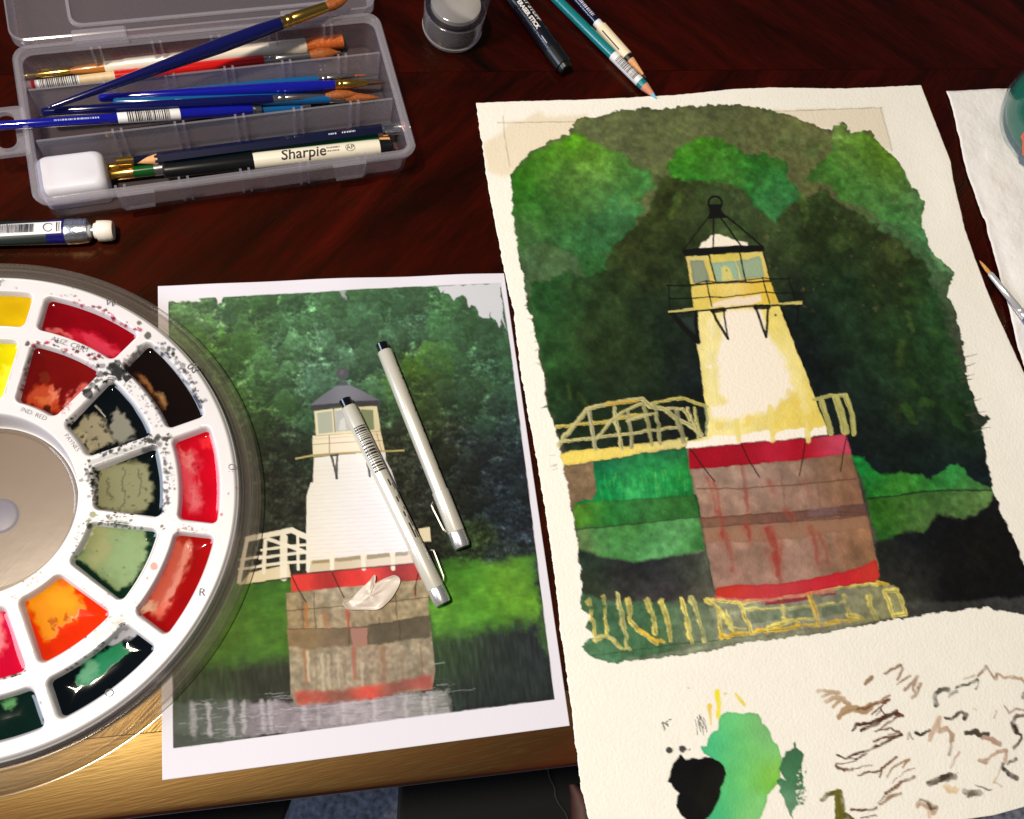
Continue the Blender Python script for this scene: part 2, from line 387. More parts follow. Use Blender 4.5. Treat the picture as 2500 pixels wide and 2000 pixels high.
# ------------------------------------------------------------------ the watercolour painting
def resample(pts, n):
    p = np.array(pts, float); d = np.r_[0, np.cumsum(np.hypot(*np.diff(p, axis=0).T))]; t = np.linspace(0, d[-1], n)
    return np.stack([np.interp(t, d, p[:, 0]), np.interp(t, d, p[:, 1])], 1)
def wpts(pts): return [tuple(U(*p)[:2]) for p in pts]
def build_painting():
    h, w = 760, 520
    Lp = resample(wpts([(1161, 258), (1192, 476), (1230, 671), (1250, 760), (1272, 927), (1310, 1136), (1332, 1270), (1352, 1400), (1366, 1546), (1380, 1640), (1398, 1784), (1413, 1920), (1437, 2010), (1475, 2187)]), h)
    Rp = resample(wpts([(2244, 213), (2280, 310), (2313, 403), (2319, 446), (2349, 566), (2407, 720), (2423, 760), (2500, 941), (2560, 1080), (2700, 1400), (2895, 1884)]), h)
    Tp = resample(wpts([(1161, 258), (1250, 254), (1450, 248), (1640, 240), (1790, 226), (1880, 222), (2060, 222), (2180, 216), (2244, 213)]), w)
    Bp = resample(wpts([(1475, 2187), (2350, 2000), (2420, 1990), (2500, 1968), (2895, 1884)]), w)
    rs = np.random.RandomState(3)
    def deckle(n, a): return np.convolve(rs.randn(n + 8), np.ones(5) / 5, 'same')[4:-4] * a + np.convolve(rs.randn(n + 40), np.ones(17) / 17, 'same')[20:-20] * a * 1.5
    Lp[:, 0] += deckle(h, .0004); Tp[:, 1] += deckle(w, .00022); Rp[:, 0] += deckle(h, .00015)
    u = np.linspace(0, 1, w)[None, :, None]; v = np.linspace(0, 1, h)[:, None, None]
    Q = (1 - u) * Lp[:, None] + u * Rp[:, None] + (1 - v) * Tp[None] + v * Bp[None] - ((1 - u) * (1 - v) * Lp[0] + u * (1 - v) * Rp[0] + (1 - u) * v * Lp[-1] + u * v * Rp[-1])
    uu, vv = u[..., 0], v[..., 0]
    Z = .0016 + .0012 * np.sin(3.1 * uu + 1.5 * vv) ** 2 + .0018 * np.exp(-((1 - uu) / .05) ** 2) * np.sin(vv * 9) ** 2 + .0006 * noise(h, w, 160, 2, 4)
    P = np.dstack([Q, Z + 0 * uu])
    c = Canvas(P, (248, 245, 236), 11)
    c.c = c.mottle(c.c, .018, 10, 9)
    # masking stains and pencil frame
    c.fill(zA([(100, 460), (240, 380), (260, 300), (380, 290), (500, 225), (560, 260), (870, 250), (880, 320), (780, 420), (480, 540), (330, 690), (260, 720), (140, 690), (100, 560)]), (226, 205, 165), .55, 3, 8)
    c.fill(zB([(240, 340), (1080, 325), (1160, 640), (1000, 600), (700, 480), (480, 440)]), (222, 205, 172), .55, 3, 6)
    for a in (zA([(200, 312), (850, 303)]), zA([(240, 260), (250, 400), (290, 640)]), zB([(260, 350), (700, 335), (1090, 322)]), zB([(1070, 320), (1110, 450), (1160, 640)])):
        c.stroke(a, 2.6, (150, 138, 115), .55, .8, 1.5, tex=.4)
    blank = c.c.copy()
    forest = zO([(1205, 264), (1215, 250), (1250, 248), (1320, 232), (1400, 230), (1500, 220), (1560, 222), (1620, 234), (1680, 250), (1745, 276), (1752, 263), (1775, 258), (1790, 285), (1830, 276), (1850, 305), (1885, 330), (1900, 355), (1915, 400), (1928, 400), (1945, 430), (1940, 470), (1965, 540), (2008, 573), (1995, 620), (2012, 660), (2025, 720), (2040, 800), (2060, 870), (2086, 880), (2066, 905), (2076, 950), (2092, 1040), (2110, 1090), (2125, 1120), (2156, 1190), (2250, 1280), (2156, 1294), (2105, 1288), (2070, 1278), (2000, 1290), (1900, 1300), (1800, 1322), (1700, 1340), (1560, 1355), (1490, 1372), (1440, 1383), (1390, 1386), (1330, 1392), (1290, 1393), (1250, 1385), (1222, 1362), (1250, 1340), (1228, 1320), (1245, 1300), (1222, 1285), (1222, 1245), (1218, 1180), (1210, 1110), (1195, 1050), (1186, 980), (1170, 900), (1150, 840), (1130, 720), (1110, 640), (1092, 540), (1080, 450), (1078, 410), (1072, 372), (1092, 345), (1120, 318), (1150, 300), (1195, 283)])
    G = [(1450, 330, (78, 88, 44)), (1700, 290, (74, 86, 40)), (1950, 300, (80, 94, 42)), (2040, 350, (80, 82, 36)), (1600, 380, (82, 90, 46)), (1870, 400, (92, 96, 48))] + [(a * 1.1596, b * 1.1596, q) for a, b, q in ((1990, 640, (50, 62, 38)), (2030, 760, (40, 48, 34)), (2060, 880, (28, 36, 30)), (2090, 1000, (16, 26, 28)), (2130, 1150, (20, 24, 26)), (2100, 1260, (20, 22, 24)), (1960, 520, (52, 110, 54)), (1090, 560, (60, 92, 56)), (1120, 700, (58, 78, 44)), (1150, 850, (62, 66, 48)), (1180, 1000, (112, 98, 78)), (1250, 1370, (74, 112, 84)), (1210, 1150, (60, 70, 50)), (1085, 450, (44, 110, 40)), (1900, 1290, (22, 24, 24)), (1500, 1360, (120, 128, 104)), (1700, 1330, (126, 128, 104)))]
    def rgb(cp): return cp
    olive = c.mottle(c.field(G, 110, 20), .34, 22, 31)
    c.fill(forest, olive, .97, 4.5, 1.6, .22)
    def spikes():
     # dry-brush ends of the wash, left and right
     rs = random.Random(4)
     for k in range(26):
        t = rs.random(); y = 560 + 620 * t; x0 = 1247 + (y - 480) * .157
        c.stroke([(x0 + 8, y), (x0 - rs.uniform(0, 9), y + rs.uniform(-3, 6))], rs.uniform(3, 8), (52, 78, 45), rs.uniform(.2, .6), 1.5, 1.5, (1, .2), .5)
     for y, x, l in ((895, 2352, 30), (980, 2372, 24), (920, 2358, 20), (872, 2345, 40), (1010, 2375, 34), (856, 2338, 18), (930, 2362, 14), (1050, 2392, 24)):
        c.stroke([(x - 16, y + 4), (x + l, y - 6)], 5, (62, 68, 50), .7, 1.5, 1.5, (1, .15), .5)
    # dark heart of the wood
    dk = zO([(1380, 378), (1410, 372), (1450, 380), (1490, 377), (1540, 388), (1575, 415), (1600, 440), (1630, 460), (1665, 440), (1690, 425), (1720, 400), (1760, 425), (1830, 470), (1880, 500), (1940, 548), (1985, 640), (2005, 720), (2040, 800), (2062, 870), (2090, 880), (2068, 905), (2078, 960), (2096, 1045), (2000, 1030), (1950, 1020), (1850, 1010), (1790, 985), (1780, 930), (1450, 940), (1190, 965), (1172, 900), (1150, 830), (1130, 720), (1112, 640), (1118, 600), (1160, 590), (1200, 570), (1230, 580), (1280, 540), (1300, 500), (1340, 460), (1372, 430)])
    D = zO([(1420, 400), (1480, 430), (1380, 470), (1340, 540), (1420, 560), (1240, 600), (1160, 640), (1290, 640), (1400, 650), (1170, 740), (1260, 740), (1350, 740), (1440, 740), (1180, 830), (1280, 830), (1380, 830), (1470, 800), (1220, 900), (1420, 900), (1560, 460), (1640, 520), (1600, 480), (1700, 470), (1780, 500), (1880, 540), (1660, 560), (1760, 580), (1900, 620), (1970, 640), (1680, 640), (1780, 680), (1900, 720), (1990, 720), (1720, 760), (1820, 800), (1940, 800), (2020, 840), (1780, 880), (1880, 900), (2000, 920), (1850, 980), (1980, 1000), (2070, 1000), (1130, 600)])
    Dc = [(42, 50, 20), (49, 65, 37), (43, 55, 24), (43, 51, 23), (36, 50, 24), (42, 65, 33), (39, 76, 37), (36, 54, 26), (21, 37, 26), (36, 74, 34), (36, 51, 26), (33, 51, 27), (15, 26, 24), (24, 55, 24), (27, 45, 24), (18, 34, 23), (9, 16, 22), (19, 34, 26), (9, 16, 20), (51, 65, 37), (36, 51, 27), (52, 68, 39), (39, 57, 26), (40, 54, 26), (42, 46, 23), (33, 43, 26), (28, 51, 27), (34, 51, 24), (39, 79, 42), (13, 25, 26), (24, 45, 27), (30, 54, 27), (34, 67, 34), (12, 20, 24), (22, 42, 26), (25, 46, 24), (27, 51, 29), (15, 25, 27), (18, 31, 23), (18, 33, 23), (7, 18, 22), (7, 21, 23), (10, 21, 24), (30, 89, 42)]
    dark = c.mottle(c.field([(p[0], p[1], q) for p, q in zip(D, Dc)], 50, 26), .55, 15, 33)
    c.fill(dk, dark, .97, 8, 9, .10)
    # green crowns
    lg = zA([(775, 380), (700, 420), (620, 470), (540, 500), (490, 515), (440, 560), (360, 640), (285, 700), (290, 770), (320, 830), (290, 860), (320, 1000), (330, 1160), (330, 1300), (480, 1200), (640, 1250), (760, 1290), (800, 1340), (830, 1440), (900, 1470), (1000, 1400), (1050, 1300), (1070, 1240), (1200, 1100), (1230, 1040), (1290, 950), (1230, 900), (1380, 780), (1350, 690), (1180, 600), (1100, 540), (1000, 500), (870, 430)])
    L1 = zA([(740, 470), (560, 560), (900, 540), (400, 660), (320, 740), (640, 720), (880, 700), (1100, 640), (420, 800), (700, 880), (950, 850), (1250, 740), (380, 960), (560, 980), (780, 1050), (1050, 950), (400, 1100), (640, 1150), (900, 1150), (1080, 1100), (860, 1300), (340, 1200)])
    Lc = [(68, 130, 10), (61, 123, 17), (80, 126, 30), (54, 108, 17), (42, 112, 8), (80, 121, 52), (86, 126, 56), (77, 126, 51), (35, 95, 20), (70, 114, 49), (63, 117, 52), (61, 126, 61), (42, 101, 27), (40, 97, 32), (61, 106, 47), (51, 114, 68), (75, 108, 61), (51, 103, 56), (47, 108, 66), (58, 108, 61), (45, 95, 44), (58, 103, 56)]
    c.fill(lg, c.mottle(c.field([(p[0], p[1], q) for p, q in zip(L1, Lc)], 34, 14), .45, 14, 35), .93, 6, 4.5, .14)
    cg = zO([(1405, 345), (1425, 315), (1470, 292), (1520, 300), (1560, 320), (1610, 325), (1650, 340), (1660, 380), (1690, 425), (1660, 440), (1630, 470), (1590, 440), (1560, 400), (1520, 385), (1440, 382), (1412, 372)])
    C1 = zO([(1440, 330), (1480, 310), (1540, 330), (1600, 345), (1560, 370), (1620, 400), (1470, 370), (1640, 440)])
    c.fill(cg, c.mottle(c.field([(p[0], p[1], q) for p, q in zip(C1, [(58, 138, 28), (72, 140, 30), (64, 134, 40), (36, 112, 34), (40, 108, 40), (40, 112, 52), (48, 126, 40), (48, 112, 62)])], 34, 12), .45, 12, 36), .95, 6, 4.5, .2)
    rg = zB([(705, 480), (712, 440), (775, 432), (820, 500), (870, 540), (915, 488), (960, 540), (1030, 540), (1060, 600), (1100, 640), (1150, 650), (1200, 700), (1265, 735), (1290, 800), (1285, 860), (1335, 870), (1320, 940), (1390, 1000), (1390, 1100), (1420, 1160), (1440, 1250), (1520, 1450), (1545, 1510), (1620, 1560), (1500, 1550), (1420, 1400), (1360, 1300), (1200, 1220), (1050, 1150), (900, 1060), (760, 1000), (690, 910), (620, 880), (500, 890), (540, 820), (620, 740), (700, 660)])
    R1 = zB([(760, 480), (900, 540), (820, 600), (1050, 650), (1160, 740), (900, 720), (680, 780), (1200, 900), (820, 860), (1000, 900), (1340, 1020), (1100, 1080), (1300, 1180), (1450, 1400), (1580, 1540), (560, 880), (1240, 1120)])
    c.fill(rg, c.mottle(c.field([(p[0], p[1], q) for p, q in zip(R1, [(135, 155, 95), (92, 146, 24), (88, 142, 38), (92, 132, 22), (98, 146, 42), (84, 130, 62), (58, 126, 40), (96, 140, 56), (68, 124, 48), (64, 118, 58), (110, 152, 100), (58, 108, 52), (62, 124, 70), (76, 128, 86), (92, 128, 88), (60, 108, 46), (52, 112, 46)])], 36, 12), .42, 13, 37), .93, 6, 3.5, .14)
    rs = random.Random(9)
    for k in range(60):                       # lifted pale specks in the foliage
        x, y = rs.uniform(1850, 2330), rs.uniform(480, 760)
        c.dot((x, y), rs.uniform(2, 6), (104, 96, 66), rs.uniform(.15, .45), 4)
    # dark hair spikes on the right
    for a, b in (((1880, 610), (1975, 600)), ((1870, 660), (1960, 690))):
        c.stroke(zE([a, b]), 30, (40, 48, 38), .85, 4, 3, (1.3, .1), .4)
    # meadow, reflections and water, right
    c.fill(zE([(1085, 900), (1150, 905), (1200, 960), (1260, 1000), (1320, 1005), (1400, 985), (1470, 1000), (1530, 1000), (1580, 1040), (1640, 1010), (1700, 960), (1745, 940), (1790, 970), (1800, 1020), (1870, 1060), (1970, 1115), (1570, 1115), (1190, 1165), (1140, 1040)]),
           c.mottle(c.field([(p[0], p[1], q) for p, q in zip(zE([(1140, 960), (1250, 1060), (1400, 1080), (1500, 1050), (1620, 1070), (1740, 990), (1850, 1090)]), [(16, 122, 52), (34, 128, 44), (62, 132, 42), (56, 138, 52), (40, 108, 48), (46, 142, 66), (64, 112, 56)])], 34, 8), .3, 9, 41), .96, 5, 4, .1)
    c.fill(zE([(1190, 1165), (1570, 1115), (1990, 1112), (1960, 1160), (1930, 1215), (1850, 1265), (1760, 1285), (1700, 1270), (1610, 1262), (1580, 1320), (1540, 1380), (1440, 1370), (1320, 1420), (1235, 1425)]),
           c.mottle(c.field([(p[0], p[1], q) for p, q in zip(zE([(1250, 1220), (1500, 1150), (1450, 1250), (1700, 1170), (1880, 1180), (1550, 1320), (1300, 1380), (1750, 1250)]), [(48, 112, 28), (52, 100, 44), (70, 116, 42), (54, 100, 46), (88, 122, 66), (82, 116, 66), (30, 84, 26), (86, 120, 64)])], 36, 10), .3, 12, 42), .96, 4, 4, .1)
    c.fill(zE([(1225, 1420), (1310, 1400), (1440, 1365), (1540, 1375), (1580, 1310), (1610, 1262), (1700, 1272), (1760, 1290), (1850, 1265), (1930, 1215), (1965, 1160), (1998, 1118), (2030, 1200), (2060, 1280), (2110, 1340), (2180, 1560), (2300, 1760), (1900, 1790), (1600, 1800), (1290, 1810), (1270, 1700), (1240, 1560)]),
           c.mottle(c.field([(p[0], p[1], q) for p, q in zip(zE([(1300, 1480), (1500, 1500), (1700, 1350), (1850, 1330), (1990, 1200), (1450, 1640), (1700, 1550), (1900, 1500), (2050, 1480), (1400, 1740), (1800, 1700), (2050, 1650)]), [(26, 30, 28), (14, 18, 24), (9, 11, 16), (12, 12, 14), (12, 18, 20), (30, 30, 30), (16, 15, 14), (22, 17, 12), (15, 15, 15), (48, 48, 42), (11, 11, 13), (8, 9, 12)])], 44, 16), .3, 14, 43), .97, 5, 6, .04)
    c.stroke(zE([(1190, 1162), (1400, 1138), (1570, 1114), (1800, 1110), (1990, 1112)]), 4, (20, 44, 26), .8, 1.5)
    # left of the base: brown pier, emerald bank, reflections
    c.fill(zD([(445, 1350), (720, 1335), (735, 1640), (690, 1665), (620, 1660), (560, 1690), (545, 1725), (500, 1725), (465, 1540)]), c.mottle(c.field([(1400, 1180, (132, 108, 84)), (1430, 1200, (122, 104, 78))], 40), .16, 12, 44), 1, 2, 1.6, .15)
    c.fill(zD([(715, 1320), (1530, 1200), (1560, 1420), (1600, 1660), (1200, 1660), (740, 1700), (550, 1720), (560, 1690), (620, 1660), (700, 1660), (740, 1600)]),
           c.mottle(c.field([(p[0], p[1], q) for p, q in zip(zD([(780, 1390), (1000, 1350), (1300, 1290), (1480, 1290), (820, 1480), (1050, 1430), (1280, 1400), (1480, 1420), (800, 1600), (1050, 1560), (1300, 1540), (1520, 1560)]), [(24, 82, 62), (30, 78, 62), (36, 84, 64), (30, 88, 56), (10, 132, 66), (44, 160, 80), (36, 158, 76), (34, 140, 56), (10, 128, 64), (44, 150, 84), (24, 130, 66), (20, 118, 56)])], 26, 5), .16, 8, 45), 1, 2.5, 1.8, .15)
    rs = random.Random(5)
    for k in range(90):
        x, y = rs.uniform(760, 1560), rs.uniform(1380, 1600)
        c.stroke(zD([(x, y), (x + 6, y + rs.uniform(40, 110))]), rs.uniform(2, 4.5), rs.choice([(58, 176, 84), (12, 100, 54), (96, 186, 96)]), rs.uniform(.12, .38), 1, 1.5)
    c.fill(zF([(120, 80), (260, 60), (520, 45), (830, 15), (850, 90), (862, 150), (500, 185), (135, 222), (118, 150)]), c.mottle(c.field([(p[0], p[1], q) for p, q in zip(zF([(150, 120), (300, 130), (500, 110), (760, 100)]), [(84, 132, 34), (26, 118, 52), (48, 106, 52), (46, 102, 46)])], 40), .18, 12, 46), 1, 2.5, 1.8, .15)
    c.fill(zF([(138, 220), (500, 185), (862, 150), (885, 345), (780, 370), (600, 400), (480, 415), (300, 390), (148, 350)]), c.mottle(c.field([(p[0], p[1], q) for p, q in zip(zF([(180, 270), (280, 250), (420, 320), (620, 320), (720, 240), (850, 280), (560, 220), (400, 250)]), [(94, 104, 66), (66, 140, 78), (70, 132, 74), (90, 158, 98), (88, 152, 92), (46, 104, 48), (44, 104, 46), (58, 108, 46)])], 34, 12), .16, 12, 47), 1, 3, 3, .1)
    c.fill(zF([(148, 345), (300, 388), (480, 412), (600, 398), (780, 368), (890, 350), (920, 470), (950, 620), (940, 680), (600, 660), (300, 640), (160, 600)]), c.mottle(c.field([(p[0], p[1], q) for p, q in zip(zF([(200, 420), (220, 560), (420, 480), (600, 480), (760, 450), (500, 600), (700, 600), (880, 420), (880, 580)]), [(30, 44, 36), (48, 56, 44), (36, 38, 40), (24, 28, 34), (46, 52, 48), (60, 60, 58), (54, 50, 54), (72, 78, 70), (88, 86, 76)])], 36, 12), .25, 12, 48), 1, 3, 5)
    c.fill(zF([(155, 600), (300, 640), (600, 655), (900, 640), (965, 880), (960, 905), (900, 900), (770, 925), (700, 945), (560, 950), (520, 975), (450, 960), (380, 1000), (250, 1000), (215, 965), (160, 915), (205, 860), (205, 800), (150, 740)]), c.mottle(c.field([(p[0], p[1], q) for p, q in zip(zF([(200, 700), (400, 720), (600, 750), (800, 700), (900, 800), (250, 950), (500, 900)]), [(62, 94, 66), (66, 102, 76), (62, 98, 66), (86, 108, 84), (120, 130, 106), (74, 116, 84), (70, 112, 78)])], 40, 8), .14, 12, 49), .97, 4, 5, .1)
    c.stroke(zF([(170, 965), (400, 940), (700, 895), (960, 870), (1500, 800)]), 3, (52, 74, 54), .7, 1)
    for a, wd in ((zF([(860, 160), (860, 150), (500, 186), (140, 222)]), 3.5), (zF([(830, 20), (860, 150), (890, 330), (945, 600)]), 5)):
        c.stroke(a, wd, (24, 50, 30), .7, 2)
    # grey apron with yellow masking-fluid frames
    c.fill(zF([(940, 640), (1500, 590), (1990, 548), (2030, 600), (2070, 725), (1900, 750), (1750, 790), (1560, 800), (1250, 855), (1000, 860), (965, 880)]), c.mottle(c.field([(1900, 1470, (134, 138, 116)), (2050, 1450, (128, 128, 112)), (2150, 1470, (136, 136, 96))], 60), .13, 12, 50), 1, 3, 2, .15)
    YE, YO, YP = (222, 206, 100), (226, 182, 48), (196, 190, 112)
    for pts, wd, col in (
        ([(905, 640), (960, 690), (985, 860)], 15, YE), ([(930, 640), (1080, 650), (1330, 620), (1500, 595), (1700, 560), (1930, 540)], 13, YE), ([(970, 690), (1030, 780), (1050, 820)], 10, YE),
        ([(980, 850), (1200, 820), (1500, 785), (1660, 760), (1810, 745)], 13, YO), ([(1090, 660), (1130, 760), (1160, 830)], 13, YE), ([(1110, 690), (1330, 690), (1500, 670), (1720, 650)], 11, YP),
        ([(1330, 620), (1350, 740), (1440, 770)], 8, YE), ([(1500, 600), (1530, 690), (1545, 775)], 15, YO), ([(1700, 620), (1730, 720), (1800, 740)], 15, YE), ([(1845, 620), (1860, 690), (1890, 750)], 17, YE),
        ([(1930, 590), (1960, 650), (1990, 740)], 16, YE), ([(1930, 590), (2010, 580), (2060, 710), (1990, 730)], 16, YE), ([(1010, 700), (1050, 800), (1120, 800)], 8, YP), ([(1260, 800), (1400, 750), (1520, 740)], 14, YE), ([(1900, 530), (1950, 550)], 15, YO),
        ([(205, 640), (225, 740), (250, 870)], 13, YE), ([(285, 610), (300, 700), (320, 850)], 11, YE), ([(250, 860), (320, 850), (400, 910)], 11, YP), ([(375, 605), (405, 740), (430, 900), (450, 930)], 14, YP), ([(440, 640), (455, 760), (500, 820), (600, 880)], 16, YE), ([(500, 810), (560, 850), (640, 880)], 10, YO),
        ([(545, 640), (580, 730), (600, 830)], 18, YE), ([(630, 650), (665, 740), (680, 870)], 16, YE), ([(755, 640), (780, 760), (810, 890)], 15, YE), ([(805, 620), (850, 740), (885, 870)], 14, YP), ([(330, 860), (390, 920), (450, 920)], 9, YP)):
        c.stroke(zF(pts), wd * .78, tuple(int(q * .88 + 20) for q in col), .88, 4.2, 1.6, (1.1, .8), .7)
        if wd >= 11: c.stroke(zF([(x + 3, y + 3) for x, y in pts]), wd * .2, (96, 104, 70), .5, 2, 1.2, tex=.6)
    for a in ([(1150, 700), (1320, 690), (1340, 750), (1160, 780)], [(1360, 700), (1510, 680), (1520, 740), (1400, 740)], [(1570, 680), (1690, 665), (1700, 710), (1570, 740)]):
        c.fill(zF(a), (106, 118, 96), .9, 2, 1.5)
    rs = random.Random(31)                    # broad wet brush marks laid over the masses
    for k in range(190):
        x, y = rs.uniform(1270, 2330), rs.uniform(300, 1080); L_ = rs.uniform(18, 60); an = rs.gauss(1.2, .6) if y > 560 else rs.uniform(0, 3.1)
        near = y > 560 and 1450 < x < 2200
        col = rs.choice([(12, 18, 18), (18, 24, 18), (28, 38, 20), (40, 54, 28)] if near else [(30, 66, 22), (64, 104, 34), (96, 128, 52), (40, 52, 24), (52, 92, 48)])
        c.stroke([(x, y), (x + L_ * math.cos(an) * .6, y + L_ * math.sin(an) * .6), (x + L_ * math.cos(an), y + L_ * math.sin(an) + rs.uniform(-8, 8))], rs.uniform(9, 30), col, rs.uniform(.10, .34), 5, rs.uniform(3, 9), (1, rs.uniform(.3, 1)), .35)
    for k in range(46):                       # blooms: pale heart, dark rim
        x, y, r = rs.uniform(1280, 2300), rs.uniform(320, 640), rs.uniform(14, 34)
        c.fill([(x + r * math.cos(e), y + r * math.sin(e)) for e in np.linspace(0, 6, 9)], (104, 134, 66), rs.uniform(.05, .13), 9, 10)
    c.c = np.where((c.c < blank * .8).any(-1, keepdims=True), c.mottle(c.mottle(c.c, .30, 5, 61, 3), .22, 60, 62, 4), c.c)
    c.keep_inside(forest, blank, 4.5, 1.6); spikes()
    # stone base, red bands
    c.fill(zE([(88, 975), (400, 950), (700, 925), (1085, 885), (1110, 990), (1150, 1130), (1180, 1250), (1210, 1400), (1240, 1530), (1260, 1600), (1100, 1670), (600, 1720), (235, 1720), (200, 1520), (165, 1330), (130, 1150)]),
           c.mottle(c.field([(p[0], p[1], q) for p, q in zip(zE([(150, 1040), (400, 1040), (700, 1020), (850, 980), (1050, 960), (250, 1200), (550, 1150), (800, 1100), (1050, 1080), (300, 1480), (600, 1480), (850, 1480), (1100, 1450), (300, 1620), (700, 1600), (1050, 1600)]), [(156, 130, 116), (150, 128, 118), (156, 130, 118), (124, 98, 74), (122, 92, 68), (156, 122, 106), (150, 118, 104), (150, 116, 102), (146, 104, 82), (158, 126, 110), (154, 122, 106), (160, 128, 114), (142, 102, 74), (156, 120, 110), (162, 128, 116), (136, 104, 80)])], 46, 12), .26, 12, 51) * np.exp(.05 * blobs(c.h, c.w, 11, 7, 151) + .05 * blobs(c.h, c.w, 3, 3, 152))[..., None], 1, 1.8, 1.4, .12)
    c.fill(zE([(140, 1285), (480, 1262), (800, 1235), (1170, 1190), (1188, 1262), (870, 1290), (600, 1312), (165, 1338)]), c.mottle(c.field([(1800, 1275, (118, 82, 68)), (1950, 1265, (110, 74, 66)), (2080, 1245, (100, 70, 64)), (1740, 1285, (130, 92, 74))], 50), .22, 8, 52), .9, 3, 2.5, .1)
    c.fill(zE([(160, 1345), (600, 1318), (870, 1298), (1190, 1268), (1200, 1340), (850, 1390), (560, 1420), (180, 1440)]), (150, 112, 88), .75, 4, 4, .1)
    for pts in ([(140, 1285), (480, 1262), (800, 1238), (1170, 1250)], [(165, 1338), (600, 1312), (1000, 1285), (1185, 1262)], [(130, 1102), (420, 1098), (800, 1072), (1110, 1040)]): c.stroke(zE(pts), 3.2, (92, 62, 50), .75, 1.4)
    for x in (420, 660, 880): c.stroke(zE([(x - 15, 985), (x, 1110), (x + 15, 1250)]), 6, (128, 90, 74), .5, 3, 2)
    for x0, y0, x1, y1, wd, a in ((195, 1040, 250, 1250, 10, .5), (235, 1060, 270, 1230, 9, .55), (430, 1100, 440, 1240, 11, .6), (410, 960, 420, 1090, 8, .45), (580, 1060, 600, 1130, 12, .35), (270, 1250, 290, 1400, 12, .5), (440, 1330, 455, 1410, 13, .7), (300, 1380, 350, 1600, 16, .4), (580, 1360, 630, 1560, 24, .75), (610, 1500, 640, 1690, 18, .7), (830, 1340, 880, 1560, 14, .45), (880, 1370, 940, 1560, 12, .4), (690, 1240, 720, 1290, 16, .5), (650, 1420, 640, 1560, 8, .4), (1000, 1420, 1040, 1560, 10, .2), (800, 1050, 820, 1150, 9, .3)):
        c.stroke(zE([(x0, y0), ((x0 + x1) / 2 + 6, (y0 + y1) / 2), (x1, y1)]), wd * .9, (150, 52, 44), a, 3.5, 3.5, (1, .6), .4); c.stroke(zE([(x0 - 4, y0 + 10), ((x0 + x1) / 2, (y0 + y1) / 2), (x1 + 6, y1 + 30)]), wd * 2.2, (158, 80, 66), a * .35, 5, 9, (1, .6), .5)
    c.fill(zE([(820, 1230), (900, 1225), (1000, 1210), (1000, 1260), (820, 1275)]), (122, 98, 104), .5, 5, 4)
    c.fill(zE([(75, 852), (250, 838), (410, 818), (700, 800), (1050, 764), (1068, 830), (1086, 888), (700, 925), (300, 970), (86, 978)]), c.mottle(c.field([(p[0], p[1], q) for p, q in zip(zE([(150, 910), (400, 900), (620, 850), (800, 860), (960, 850), (1030, 800)]), [(158, 16, 34), (156, 16, 36), (182, 32, 56), (172, 10, 30), (186, 46, 72), (200, 82, 108)])], 34), .13, 10, 53), 1, 1.8, 1.2, .12)
    c.fill(zF([(948, 565), (1060, 545), (1200, 548), (1330, 540), (1500, 515), (1700, 470), (1800, 440), (1885, 400), (1912, 495), (1880, 530), (1700, 555), (1500, 590), (1250, 635), (950, 622)]), c.mottle(c.field([(p[0], p[1], q) for p, q in zip(zF([(1000, 590), (1200, 590), (1350, 580), (1550, 550), (1700, 510), (1850, 460)]), [(196, 56, 40), (200, 62, 66), (196, 62, 70), (192, 44, 56), (196, 36, 50), (196, 56, 44)])], 34), .12, 10, 54), 1, 2, 1.5, .15)
    c.stroke(zF([(950, 628), (1250, 640), (1500, 600), (1640, 575)]), 9, (214, 96, 106), .6, 3, 2)
    for a in ([(1240, 650), (1330, 640), (1480, 615), (1490, 635), (1340, 662), (1240, 665)], [(1560, 610), (1650, 595), (1650, 605), (1560, 622)]): c.fill(zF(a), (140, 28, 52), .9, 2, 1.5)
    # lighthouse tower
    CR = (250, 241, 226)
    c.fill(zC([(375, 1170), (1125, 1130), (1180, 1290), (1260, 1480), (1320, 1640), (1370, 1760), (1480, 2060), (1565, 2280), (1560, 2320), (1000, 2370), (290, 2450), (290, 2400), (470, 2350), (455, 2050), (425, 1820), (405, 1680), (372, 1500), (400, 1480)]), c.mottle(c.field([(p[0], p[1], q) for p, q in zip(zE([(180, 60), (170, 250), (210, 450), (240, 620), (600, 60), (700, 260), (760, 480), (820, 620), (500, 650), (300, 720), (660, 600)]), [(240, 226, 150), (240, 228, 158), (238, 226, 146), (242, 228, 142), (236, 218, 122), (242, 228, 148), (240, 224, 138), (234, 212, 104), (242, 226, 142), (242, 230, 166), (230, 206, 100)])], 40), .10, 9, 55), 1, 1.4, 1.2, .06)
    c.fill(zE([(290, 40), (330, -10), (520, -10), (555, 120), (600, 180), (640, 230), (670, 300), (690, 340), (710, 420), (722, 480), (690, 540), (640, 560), (600, 600), (550, 640), (500, 640), (440, 660), (350, 670), (300, 655), (225, 650), (212, 580), (280, 575), (335, 565), (270, 500), (262, 440), (250, 380), (246, 300), (262, 230), (285, 170)]), CR, 1, 5, 9)
    c.stroke(zE([(200, 250), (215, 420), (240, 560)]), 16, (246, 238, 190), .5, 6, 9); c.stroke(zE([(660, 260), (750, 460), (800, 600)]), 18, (246, 236, 184), .45, 6, 9)
    for p, r in (((690, 520), 9), ((740, 590), 12), ((830, 640), 9), ((450, 690), 12), ((270, 700), 9), ((620, 700), 10), ((720, 660), 8)): c.dot(zE([p])[0], r, (230, 202, 84), .45, 7)
    c.fill(zE([(195, 60), (235, 30), (250, 120), (215, 220)]), (246, 236, 190), .7, 5, 5); c.fill(zE([(190, 330), (225, 330), (222, 360), (190, 350)]), CR, .8, 3, 3)
